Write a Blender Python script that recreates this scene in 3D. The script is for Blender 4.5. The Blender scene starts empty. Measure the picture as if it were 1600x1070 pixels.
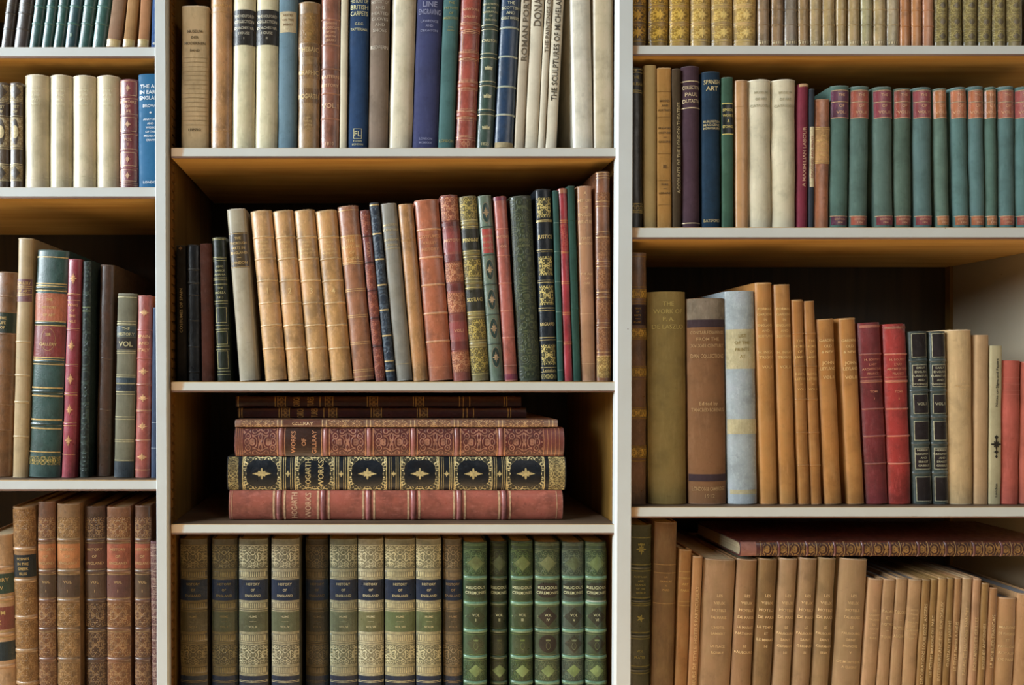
import bpy, math, random
from mathutils import Vector

# ---------------------------------------------------------------- camera
F_PX, D = 1024.0, 1.33            # focal length in pixels, camera to bookcase front (m)
VX, VY = 583.0, 585.0            # where the camera's axis meets the picture (the lens is shifted)
FLOOR_Z = -1.75
cam_d = bpy.data.cameras.new('camera'); cam = bpy.data.objects.new('camera', cam_d)
bpy.context.scene.collection.objects.link(cam)
cam.location = (0, -D, 0); cam.rotation_euler = (math.pi/2, 0, 0)
cam_d.sensor_width = 36; cam_d.lens = 36*F_PX/1600
cam_d.shift_x = (800-VX)/1600; cam_d.shift_y = (VY-535)/1600
cam_d.clip_start = 0.01
bpy.context.scene.camera = cam

# ---------------------------------------------------------------- light
sc = bpy.context.scene
sc.view_settings.view_transform = 'Standard'; sc.view_settings.look = 'None'
sc.view_settings.gamma = 1; sc.view_settings.use_curve_mapping = False
sc.view_settings.exposure = -0.09
w = bpy.data.worlds.new('world'); sc.world = w; w.use_nodes = True
bg = w.node_tree.nodes['Background']
bg.inputs[0].default_value = (1.0, 0.95, 0.88, 1); bg.inputs[1].default_value = 0.045
def window_light(name, loc, target, sx, sy, power, col):
    l = bpy.data.lights.new(name, 'AREA'); l.shape = 'RECTANGLE'; l.size = sx; l.size_y = sy
    l.energy = power; l.color = col
    o = bpy.data.objects.new(name, l); sc.collection.objects.link(o)
    o.location = loc
    o.rotation_euler = (Vector(target)-Vector(loc)).to_track_quat('-Z', 'Y').to_euler()
    return o
# a tall window up to the left lights the spines; sunlight on the wooden floor in front of the bookcase is thrown back up under the boards
window_light('window_light', (-5.6, -2.15, 2.6), (0.35, 0, 0.0), 3.4, 3.2, 1010, (0.83, 0.93, 1.0))
window_light('right_fill_light', (2.6, -3.4, 1.8), (0.8, 0, 0.2), 1.5, 1.5, 25, (1.0, 0.95, 0.88))  # added fill that brightens the right bay, not a real window
sp = bpy.data.lights.new('sun_patch', 'SPOT'); sp.energy = 5600; sp.color = (1.0, .96, .90); sp.spot_size = math.radians(26); sp.spot_blend = .4; sp.shadow_soft_size = .1
so = bpy.data.objects.new('sun_patch', sp); sc.collection.objects.link(so); so.location = (-0.4, -2.4, 2.6)
so.rotation_euler = (Vector((0.45, -0.80, -1.75))-so.location).to_track_quat('-Z', 'Y').to_euler()

# ---------------------------------------------------------------- helpers
def lin(h, g=1.0):
    h = h.lstrip('#'); out = []
    for i in (0, 2, 4):
        c = int(h[i:i+2], 16)/255
        c = c/12.92 if c <= .04045 else ((c+.055)/1.055)**2.4
        out.append(min(.88, c*g))
    return tuple(out)+(1,)
def mixc(a, b, t): return tuple(a[i]*(1-t)+b[i]*t for i in range(3))+(1,)
MATS = {}
GAIN = 1.02
def new_mat(key):
    m = bpy.data.materials.new(key); m.use_nodes = True
    nt = m.node_tree; return m, nt, nt.nodes['Principled BSDF']
def nd(nt, t, **kw):
    n = nt.nodes.new(t)
    for k, v in kw.items():
        if k in n.inputs: n.inputs[k].default_value = v
        else: setattr(n, k, v)
    return n
def ramp(nt, src, stops):
    r = nt.nodes.new('ShaderNodeValToRGB'); nt.links.new(src, r.inputs[0])
    while len(r.color_ramp.elements) < len(stops): r.color_ramp.elements.new(.5)
    for e, (p, c) in zip(r.color_ramp.elements, stops):
        e.position = p; e.color = c if isinstance(c, tuple) else (c, c, c, 1)
    return r
def mixn(nt, fac, a, b, mode='MIX'):
    m = nt.nodes.new('ShaderNodeMix'); m.data_type = 'RGBA'; m.blend_type = mode
    for s, v in ((m.inputs[0], fac), (m.inputs[6], a), (m.inputs[7], b)):
        if hasattr(v, 'is_output'): nt.links.new(v, s)
        else: s.default_value = v
    return m.outputs[2]
def cover_mat(kind, hexc, wear=1.0):
    """kind: leather, cloth, vellum, jacket, suede, wrap"""
    key = kind+'_'+hexc.strip('#')
    if key in MATS: return MATS[key]
    m, nt, b = new_mat(key); base = lin(hexc, GAIN)
    lum = .3*base[0]+.6*base[1]+.1*base[2]; base = mixc(base, (lum, lum, lum, 1), .13)
    tc = nd(nt, 'ShaderNodeTexCoord'); oi = nd(nt, 'ShaderNodeObjectInfo')
    ad = nd(nt, 'ShaderNodeVectorMath', operation='ADD'); nt.links.new(tc.outputs['Object'], ad.inputs[0])
    nt.links.new(oi.outputs['Location'], ad.inputs[1])
    P = ad.outputs[0]
    def noise(scale, detail=3, rough=.55, st=None):
        n = nd(nt, 'ShaderNodeTexNoise'); n.inputs['Scale'].default_value = scale
        n.inputs['Detail'].default_value = detail; n.inputs['Roughness'].default_value = rough
        src = P
        if st:
            mp = nd(nt, 'ShaderNodeMapping'); mp.inputs['Scale'].default_value = st
            nt.links.new(P, mp.inputs[0]); src = mp.outputs[0]
        nt.links.new(src, n.inputs['Vector']); return n.outputs['Fac']
    big = noise(22, 4, .6); mid = noise(110, 4, .6); 
    dark = mixc(base, (0.01, .006, .003, 1), .42); lite = tuple(min(.85, c*1.35+.012+.10*lum) for c in base[:3])+(1,)
    P_ = dict(leather=(.36, .55, 900, .35, .9), cloth=(.72, .22, 1500, .25, .45), vellum=(.42, .25, 300, .12, .5),
              jacket=(.5, .12, 400, .06, .25), suede=(.85, .35, 700, .4, .8), wrap=(.22, .3, 120, .5, .6))[kind]
    rough, spec, bs, bstr, var = P_
    pink = (min(.85, base[0]*1.18), base[1]*1.10, base[2]*1.16, 1)
    col = ramp(nt, big, [(.34, mixc(base, dark, var)), (.50, base), (.68, mixc(base, pink, min(1, var)))]).outputs[0]
    st = (1, 1, .18) if kind in ('vellum', 'cloth') else (1, 1, .5)
    blot = ramp(nt, noise(150, 3, .65, st), [(.52, 0.0), (.74, .8*var)])
    col = mixn(nt, blot.outputs[0], col, lite)
    scr = ramp(nt, mid, [(.60, 0.0), (.72, .75*var)])
    col = mixn(nt, scr.outputs[0], col, dark)
    if kind == 'vellum':
        st2 = ramp(nt, noise(40, 5, .7, (1, 1, .35)), [(.45, 0.0), (.75, .4)])
        col = mixn(nt, st2.outputs[0], col, mixc(base, (.35, .25, .10, 1), .55))
    nt.links.new(col, b.inputs['Base Color'])
    rr = ramp(nt, mid, [(.3, max(.05, rough-.09)), (.7, min(1, rough+.13))]); nt.links.new(rr.outputs[0], b.inputs['Roughness'])
    b.inputs['Specular IOR Level'].default_value = spec if lum > .03 else spec*.7
    if kind in ('leather', 'vellum', 'wrap'): b.inputs['Coat Weight'].default_value = .45 if lum > .03 else .2; b.inputs['Coat Roughness'].default_value = .27
    if kind == 'cloth':
        wv = nd(nt, 'ShaderNodeTexWave', bands_direction='Z'); wv.inputs['Scale'].default_value = 420
        wv.inputs['Distortion'].default_value = 1.5; nt.links.new(P, wv.inputs['Vector']); h = wv.outputs['Fac']
    elif kind == 'wrap':
        h = noise(90, 3, .6, (1, 1, .4))
    elif kind == 'leather':
        v = nd(nt, 'ShaderNodeTexVoronoi', feature='SMOOTH_F1'); v.inputs['Scale'].default_value = 650
        nt.links.new(P, v.inputs['Vector']); h = v.outputs['Distance']
    else: h = noise(bs, 3)
    hh = nd(nt, 'ShaderNodeMath', operation='MULTIPLY_ADD'); nt.links.new(h, hh.inputs[0]); hh.inputs[1].default_value = .6
    nt.links.new(mid, hh.inputs[2])
    bp = nd(nt, 'ShaderNodeBump'); bp.inputs['Strength'].default_value = bstr; bp.inputs['Distance'].default_value = .0012
    nt.links.new(hh.outputs[0], bp.inputs['Height']); nt.links.new(bp.outputs[0], b.inputs['Normal'])
    MATS[key] = m; return m
def gilt_mat(hexc, worn=.35):
    key = 'gilt_'+hexc.strip('#')+'_%d' % (worn*100)
    if key in MATS: return MATS[key]
    m, nt, b = new_mat(key); base = lin(hexc, 1.15)
    tc = nd(nt, 'ShaderNodeTexCoord'); n = nd(nt, 'ShaderNodeTexNoise'); n.inputs['Scale'].default_value = 160
    n.inputs['Detail'].default_value = 4; nt.links.new(tc.outputs['Object'], n.inputs['Vector'])
    r = ramp(nt, n.outputs['Fac'], [(.40, mixc(base, (.05, .03, .015, 1), worn)), (.62, base)])
    nt.links.new(r.outputs[0], b.inputs['Base Color'])
    b.inputs['Metallic'].default_value = .25; b.inputs['Roughness'].default_value = .42
    MATS[key] = m; return m
def tool_mat(base_h, gold_h, style='dense', amt=1.0):
    """leather tooled all over: a filigree mirrored about the middle of each panel (UV is in metres from its centre)"""
    key = 'tooled_%s_%s_%s_%d' % (base_h.strip('#'), gold_h.strip('#'), style, amt*100)
    if key in MATS: return MATS[key]
    m, nt, b = new_mat(key); base = lin(base_h, GAIN); gold = lin(gold_h, 1.15)
    uv = nd(nt, 'ShaderNodeUVMap'); uv.uv_map = 'UVMap'
    ab = nd(nt, 'ShaderNodeVectorMath', operation='ABSOLUTE'); nt.links.new(uv.outputs[0], ab.inputs[0])
    sc_ = {'dense': 150, 'leaf': 125, 'fine': 260, 'key': 200, 'marble': 90, 'scroll': 75}[style]
    nz = nd(nt, 'ShaderNodeTexNoise'); nz.inputs['Scale'].default_value = sc_*.6; nz.inputs['Detail'].default_value = 1
    nt.links.new(ab.outputs[0], nz.inputs['Vector'])
    mp = nd(nt, 'ShaderNodeVectorMath', operation='SCALE'); nt.links.new(nz.outputs['Color'], mp.inputs[0]); mp.inputs[3].default_value = .006
    ad = nd(nt, 'ShaderNodeVectorMath', operation='ADD'); nt.links.new(ab.outputs[0], ad.inputs[0]); nt.links.new(mp.outputs[0], ad.inputs[1])
    v = nd(nt, 'ShaderNodeTexVoronoi', feature='F1'); v.inputs['Scale'].default_value = sc_; nt.links.new(ad.outputs[0], v.inputs['Vector'])
    s = nd(nt, 'ShaderNodeMath', operation='MULTIPLY'); nt.links.new(v.outputs['Distance'], s.inputs[0]); s.inputs[1].default_value = {'leaf': 15, 'scroll': 19}.get(style, 12)
    si = nd(nt, 'ShaderNodeMath', operation='SINE'); nt.links.new(s.outputs[0], si.inputs[0])
    wn = nd(nt, 'ShaderNodeTexNoise'); wn.inputs['Scale'].default_value = 70; wn.inputs['Detail'].default_value = 3
    tc = nd(nt, 'ShaderNodeTexCoord'); nt.links.new(tc.outputs['Object'], wn.inputs['Vector'])
    msk = ramp(nt, si.outputs[0], [(.0, 0.0), (.45, 1.0)])
    wr = ramp(nt, wn.outputs['Fac'], [(.32, .25*amt), (.6, amt)])
    fac = nd(nt, 'ShaderNodeMath', operation='MULTIPLY'); nt.links.new(msk.outputs[0], fac.inputs[0]); nt.links.new(wr.outputs[0], fac.inputs[1])
    c0 = mixn(nt, ramp(nt, wn.outputs['Fac'], [(.35, 0.0), (.65, 1.0)]).outputs[0], mixc(base, (0.01, .006, .003, 1), .4), base)
    nt.links.new(mixn(nt, fac.outputs[0], c0, gold), b.inputs['Base Color'])
    b.inputs['Roughness'].default_value = .42
    bp = nd(nt, 'ShaderNodeBump'); bp.inputs['Strength'].default_value = .5; bp.inputs['Distance'].default_value = .0008; bp.invert = True
    nt.links.new(msk.outputs[0], bp.inputs['Height']); nt.links.new(bp.outputs[0], b.inputs['Normal'])
    MATS[key] = m; return m
def page_mat(hexc):
    key = 'pages_'+hexc
    if key in MATS: return MATS[key]
    m, nt, b = new_mat(key); base = lin(hexc)
    tc = nd(nt, 'ShaderNodeTexCoord'); mp = nd(nt, 'ShaderNodeMapping'); mp.inputs['Scale'].default_value = (1500, 8, 8)
    nt.links.new(tc.outputs['Object'], mp.inputs[0]); n = nd(nt, 'ShaderNodeTexNoise'); n.inputs['Scale'].default_value = 1
    nt.links.new(mp.outputs[0], n.inputs['Vector'])
    nt.links.new(ramp(nt, n.outputs['Fac'], [(.3, mixc(base, (.1, .07, .04, 1), .5)), (.7, base)]).outputs[0], b.inputs['Base Color'])
    b.inputs['Roughness'].default_value = .9; MATS[key] = m; return m
def wood_mat(name, c0, c1, rough=.45):
    m, nt, b = new_mat(name)
    tc = nd(nt, 'ShaderNodeTexCoord'); mp = nd(nt, 'ShaderNodeMapping')
    mp.inputs['Scale'].default_value = (2.2, 34, 34) if 'board' in name or 'floor' in name else (34, 34, 2.2)
    nt.links.new(tc.outputs['Object'], mp.inputs[0]); n = nd(nt, 'ShaderNodeTexNoise'); n.inputs['Scale'].default_value = 1.3
    n.inputs['Detail'].default_value = 6; n.inputs['Distortion'].default_value = .6; nt.links.new(mp.outputs[0], n.inputs['Vector'])
    nt.links.new(ramp(nt, n.outputs['Fac'], [(.3, lin(c0)), (.7, lin(c1))]).outputs[0], b.inputs['Base Color'])
    b.inputs['Roughness'].default_value = rough
    bp = nd(nt, 'ShaderNodeBump'); bp.inputs['Strength'].default_value = .15; bp.inputs['Distance'].default_value = .001
    nt.links.new(n.outputs['Fac'], bp.inputs['Height']); nt.links.new(bp.outputs[0], b.inputs['Normal'])
    return m
def paint_mat(name, hexc, bare_end=False):
    m, nt, b = new_mat(name); base = lin(hexc)
    tc = nd(nt, 'ShaderNodeTexCoord'); n = nd(nt, 'ShaderNodeTexNoise'); n.inputs['Scale'].default_value = 9; n.inputs['Detail'].default_value = 5
    nt.links.new(tc.outputs['Object'], n.inputs['Vector'])
    col = ramp(nt, n.outputs['Fac'], [(.3, mixc(base, (.45, .42, .36, 1), .25)), (.65, base)]).outputs[0]
    v = nd(nt, 'ShaderNodeTexVoronoi'); v.inputs['Scale'].default_value = 38; nt.links.new(tc.outputs['Object'], v.inputs['Vector'])
    gt = nd(nt, 'ShaderNodeMath', operation='GREATER_THAN'); nt.links.new(v.outputs['Color'], gt.inputs[0]); gt.inputs[1].default_value = .80
    dot = nd(nt, 'ShaderNodeMath', operation='LESS_THAN'); nt.links.new(v.outputs['Distance'], dot.inputs[0]); dot.inputs[1].default_value = .045
    mu = nd(nt, 'ShaderNodeMath', operation='MULTIPLY'); nt.links.new(gt.outputs[0], mu.inputs[0]); nt.links.new(dot.outputs[0], mu.inputs[1])
    col = mixn(nt, mu.outputs[0], col, (.16, .12, .08, 1))
    if bare_end:
        sx = nd(nt, 'ShaderNodeSeparateXYZ'); nt.links.new(tc.outputs['Object'], sx.inputs[0])
        ns = nd(nt, 'ShaderNodeTexNoise'); ns.inputs['Scale'].default_value = 60; nt.links.new(tc.outputs['Object'], ns.inputs['Vector'])
        a = nd(nt, 'ShaderNodeMath', operation='MULTIPLY_ADD'); nt.links.new(ns.outputs['Fac'], a.inputs[0]); a.inputs[1].default_value = .012
        nt.links.new(sx.outputs[0], a.inputs[2])
        r = ramp(nt, a.outputs[0], [(.027, 1.0), (.035, 0.0)])
        col = mixn(nt, r.outputs[0], col, lin('#b39370'))
    nt.links.new(col, b.inputs['Base Color']); b.inputs['Roughness'].default_value = .5
    bp = nd(nt, 'ShaderNodeBump'); bp.inputs['Strength'].default_value = .1; bp.inputs['Distance'].default_value = .002
    n2 = nd(nt, 'ShaderNodeTexNoise'); n2.inputs['Scale'].default_value = 60; nt.links.new(tc.outputs['Object'], n2.inputs['Vector'])
    nt.links.new(n2.outputs['Fac'], bp.inputs['Height']); nt.links.new(bp.outputs[0], b.inputs['Normal'])
    return m

COL = bpy.context.scene.collection
def link_mesh(name, verts, faces, mats, parent=None, fm=None, uvs=None, smooth=None, loc=None):
    me = bpy.data.meshes.new(name); me.from_pydata(verts, [], faces)
    for m in (mats if isinstance(mats, list) else [mats]): me.materials.append(m)
    if fm: me.polygons.foreach_set('material_index', fm)
    if uvs:
        ul = me.uv_layers.new(name='UVMap')
        for lp in me.loops: ul.data[lp.index].uv = uvs[lp.vertex_index]
    me.update()
    if smooth is not None:
        me.shade_smooth()
        me.set_sharp_from_angle(angle=math.radians(smooth))
    o = bpy.data.objects.new(name, me); COL.objects.link(o)
    if parent: o.parent = parent
    if loc: o.location = loc
    return o
class MB:
    def __init__(s): s.v = []; s.f = []; s.m = []
    def box(s, x0, x1, y0, y1, z0, z1, m=0, front=None, ch=0):
        n = len(s.v)
        if ch:      # chamfered front edges along x (boards) : extra strip faces
            s.v += [(x0, y0+ch, z0), (x1, y0+ch, z0), (x1, y1, z0), (x0, y1, z0), (x0, y0+ch, z1), (x1, y0+ch, z1), (x1, y1, z1), (x0, y1, z1),
                    (x0, y0, z0+ch), (x1, y0, z0+ch), (x0, y0, z1-ch), (x1, y0, z1-ch)]
            fs = [(0, 3, 2, 1), (4, 5, 6, 7), (2, 3, 7, 6), (0, 1, 9, 8), (8, 9, 11, 10), (10, 11, 5, 4), (1, 2, 6, 5, 11, 9), (0, 8, 10, 4, 7, 3)]
            ms = [m, m, m, m, front if front is not None else m, m, m, m]
        else:
            s.v += [(x0, y0, z0), (x1, y0, z0), (x1, y1, z0), (x0, y1, z0), (x0, y0, z1), (x1, y0, z1), (x1, y1, z1), (x0, y1, z1)]
            fs = [(0, 3, 2, 1), (4, 5, 6, 7), (0, 1, 5, 4), (1, 2, 6, 5), (2, 3, 7, 6), (3, 0, 4, 7)]
            ms = [m, m, front if front is not None else m, m, m, m]
        s.f += [tuple(n+i for i in f) for f in fs]; s.m += ms
    def build(s, name, mats, parent=None, **k): return link_mesh(name, s.v, s.f, mats, parent, fm=s.m, **k)
def X(px, y=0.0): return (px-VX)*(D+y)/F_PX
def Z(py, y=0.0): return (VY-py)*(D+y)/F_PX
def empty(name, loc=(0, 0, 0)):
    o = bpy.data.objects.new(name, None); COL.objects.link(o); o.location = loc; o.empty_display_size = .02; return o

# ---------------------------------------------------------------- lettering
TXT = {}
def glyphs(s):
    if s in TXT: return TXT[s]
    cu = bpy.data.curves.new('t', 'FONT'); cu.body = s; cu.size = 1; cu.resolution_u = 2; cu.align_x = 'LEFT'; cu.offset = .012
    ob = bpy.data.objects.new('t', cu)
    me = bpy.data.meshes.new_from_object(ob)
    vs = [(v.co.x, v.co.y) for v in me.vertices]; fs = [tuple(p.vertices) for p in me.polygons]
    bpy.data.objects.remove(ob); bpy.data.curves.remove(cu); bpy.data.meshes.remove(me)
    if not vs: vs = [(0, 0)]
    x0 = min(v[0] for v in vs); x1 = max(v[0] for v in vs); y0 = min(v[1] for v in vs); y1 = max(v[1] for v in vs)
    TXT[s] = (vs, fs, x0, x1, 0.0, .72)
    return TXT[s]

# ---------------------------------------------------------------- ornaments: star-shaped outlines, (x, z) of unit half size
def polar(fn, n=32): return [(math.cos(2*math.pi*i/n)*fn(2*math.pi*i/n), math.sin(2*math.pi*i/n)*fn(2*math.pi*i/n)) for i in range(n)]
ORN = {
 'fleuron': [polar(lambda t: (.80+.2*math.cos(8*t))/(abs(math.cos(t))+abs(math.sin(t))), 48)],
 'tall': [[(x*.62, z) for x, z in polar(lambda t: (.78+.22*math.cos(8*t))/(abs(math.cos(t))+abs(math.sin(t))), 48)]],
 'diamond': [[(1, 0), (0, 1), (-1, 0), (0, -1)]],
 'rosette': [polar(lambda t: .62+.2*math.cos(8*t)+.16*math.cos(4*t), 64)],
 'dot': [polar(lambda t: 1, 14)],
 'oval': [[(x*.62, z) for x, z in polar(lambda t: 1, 24)]],
 'crown': [[(-.9, -.5), (.9, -.5), (1, .35), (.55, 0), (.35, .55), (.12, .05), (0, .7), (-.12, .05), (-.35, .55), (-.55, 0), (-1, .35)]],
 'star': [polar(lambda t: .45+.55*abs(math.cos(2.5*t))**3, 40)],
}
# ---------------------------------------------------------------- books
# a book is an empty standing on its shelf; local x = thickness, y = into the shelf, z = head
class Spine:
    def __init__(s, w, h, sag, seed):
        s.w, s.h, s.sag = w, h, sag
        r = random.Random(seed); s.p = [r.uniform(0, 6.3) for _ in range(4)]; s.a = r.uniform(.0002, .0006)
    def y(s, x):
        q = .88; t = max(-1, min(1, x/(s.w/2)))*q
        return s.sag*(1-math.sqrt(1-t*t))/(1-math.sqrt(1-q*q))
    def warp(s, x, y, z):
        f = s.a
        return (x+f*.2*math.sin(z*21+s.p[0]), y+f*math.sin(z*33+s.p[1])+f*.6*math.sin(z*71+s.p[2]+x*60), z)
    def on(s, x, z, off):
        d = 1e-4; n = (s.y(x+d)-s.y(x-d))/(2*d); l = math.sqrt(1+n*n)
        m = s.w/2-.0001; return s.warp(max(-m, min(m, x+off*n/l)), s.y(x)-off/l, z)
class Deco:
    def __init__(d, S): d.S = S; d.v = []; d.f = []; d.uv = []
    def poly(d, pts, off):
        n = len(d.v); d.v += [d.S.on(x, z, off) for x, z in pts]; d.uv += list(pts); d.f.append(tuple(range(n, n+len(pts))))
    def strip(d, x0, x1, z0, z1, off, nx=8, cx=0, cz=None):
        n = len(d.v); cz = (z0+z1)/2 if cz is None else cz; nz = max(1, int((z1-z0)/.008))
        for j in range(nz+1):
            z = z0+(z1-z0)*j/nz
            for i in range(nx+1):
                x = x0+(x1-x0)*i/nx; d.v.append(d.S.on(x, z, off)); d.uv.append((x-cx, z-cz))
        for j in range(nz):
            for i in range(nx):
                a = n+j*(nx+1)+i; d.f.append((a, a+1, a+nx+2, a+nx+1))
    def patch(d, x0, x1, z0, z1, off, nx=10):
        nz = max(1, int((z1-z0)/.012)); n = len(d.v); cz = (z0+z1)/2
        for j in range(nz+1):
            z = z0+(z1-z0)*j/nz
            for i in range(nx+1):
                x = x0+(x1-x0)*i/nx; d.v.append(d.S.on(x, z, off)); d.uv.append((x, z-cz))
        for j in range(nz):
            for i in range(nx):
                a = n+j*(nx+1)+i; d.f.append((a, a+1, a+nx+2, a+nx+1))
        # thin edge so the leather label has a thickness
        for (z, s) in ((z0, 1), (z1, -1)):
            m = len(d.v)
            for i in range(nx+1):
                x = x0+(x1-x0)*i/nx
                d.v += [d.S.on(x, z, off), d.S.on(x, z, 0)]; d.uv += [(x, z), (x, z)]
            for i in range(nx): d.f.append((m+2*i, m+2*i+1, m+2*i+3, m+2*i+2))
    def fan(d, pts, cx, cz, sx, sz, off, nr=4):
        n = len(d.v); k = len(pts); d.v.append(d.S.on(cx, cz, off)); d.uv.append((0, 0))
        if k < 12:                                     # more points along straight edges
            pts = [(pts[i][0]+(pts[(i+1) % k][0]-pts[i][0])*j/4, pts[i][1]+(pts[(i+1) % k][1]-pts[i][1])*j/4) for i in range(k) for j in range(4)]; k = len(pts)
        for r in range(1, nr+1):
            for x, z in pts: d.v.append(d.S.on(cx+x*sx*r/nr, cz+z*sz*r/nr, off)); d.uv.append((x, z))
        for i in range(k):
            j = (i+1) % k; d.f.append((n, n+1+i, n+1+j))
            for r in range(nr-1):
                a = n+1+r*k; d.f.append((a+i, a+k+i, a+k+j, a+j))
    def ring(d, pts, cx, cz, sx, sz, th, off):
        n = len(d.v); k = len(pts); hx = th/sx; hz = th/sz
        for x, z in pts:
            d.v += [d.S.on(cx+x*sx, cz+z*sz, off), d.S.on(cx+x*(1-hx)*sx, cz+z*(1-hz)*sz, off)]; d.uv += [(x, z)]*2
        for i in range(k):
            a = n+2*i; b = n+2*((i+1) % k); d.f.append((a, b, b+1, a+1))
    def text(d, s, cx, cz, cap, maxw, off, rot=0, minw=0):
        vs, fs, x0, x1, y0, y1 = glyphs(s)
        sy = cap/(y1-y0); sx = sy; W = (x1-x0)*sx
        if W > maxw: sx *= maxw/W
        elif minw and W < minw: sx *= min(1.25, minw/W)
        n = len(d.v); mx = (x0+x1)/2; my = (y0+y1)/2
        for x, y in vs:
            a = (x-mx)*sx; b = (y-my)*sy
            if rot == 1: a, b = -b, a
            elif rot == -1: a, b = b, -a
            elif rot == 2: a, b = -a, -b
            xx = cx+a; lim = d.S.w*.485
            xx = max(-lim, min(lim, xx))
            d.v.append(d.S.on(xx, cz+b, off)); d.uv.append((a, b))
        d.f += [tuple(n+i for i in f) for f in fs]
    def build(d, name, mat, parent):
        if not d.f: return None
        return link_mesh(name, d.v, d.f, mat, parent, uvs=d.uv)

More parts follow.
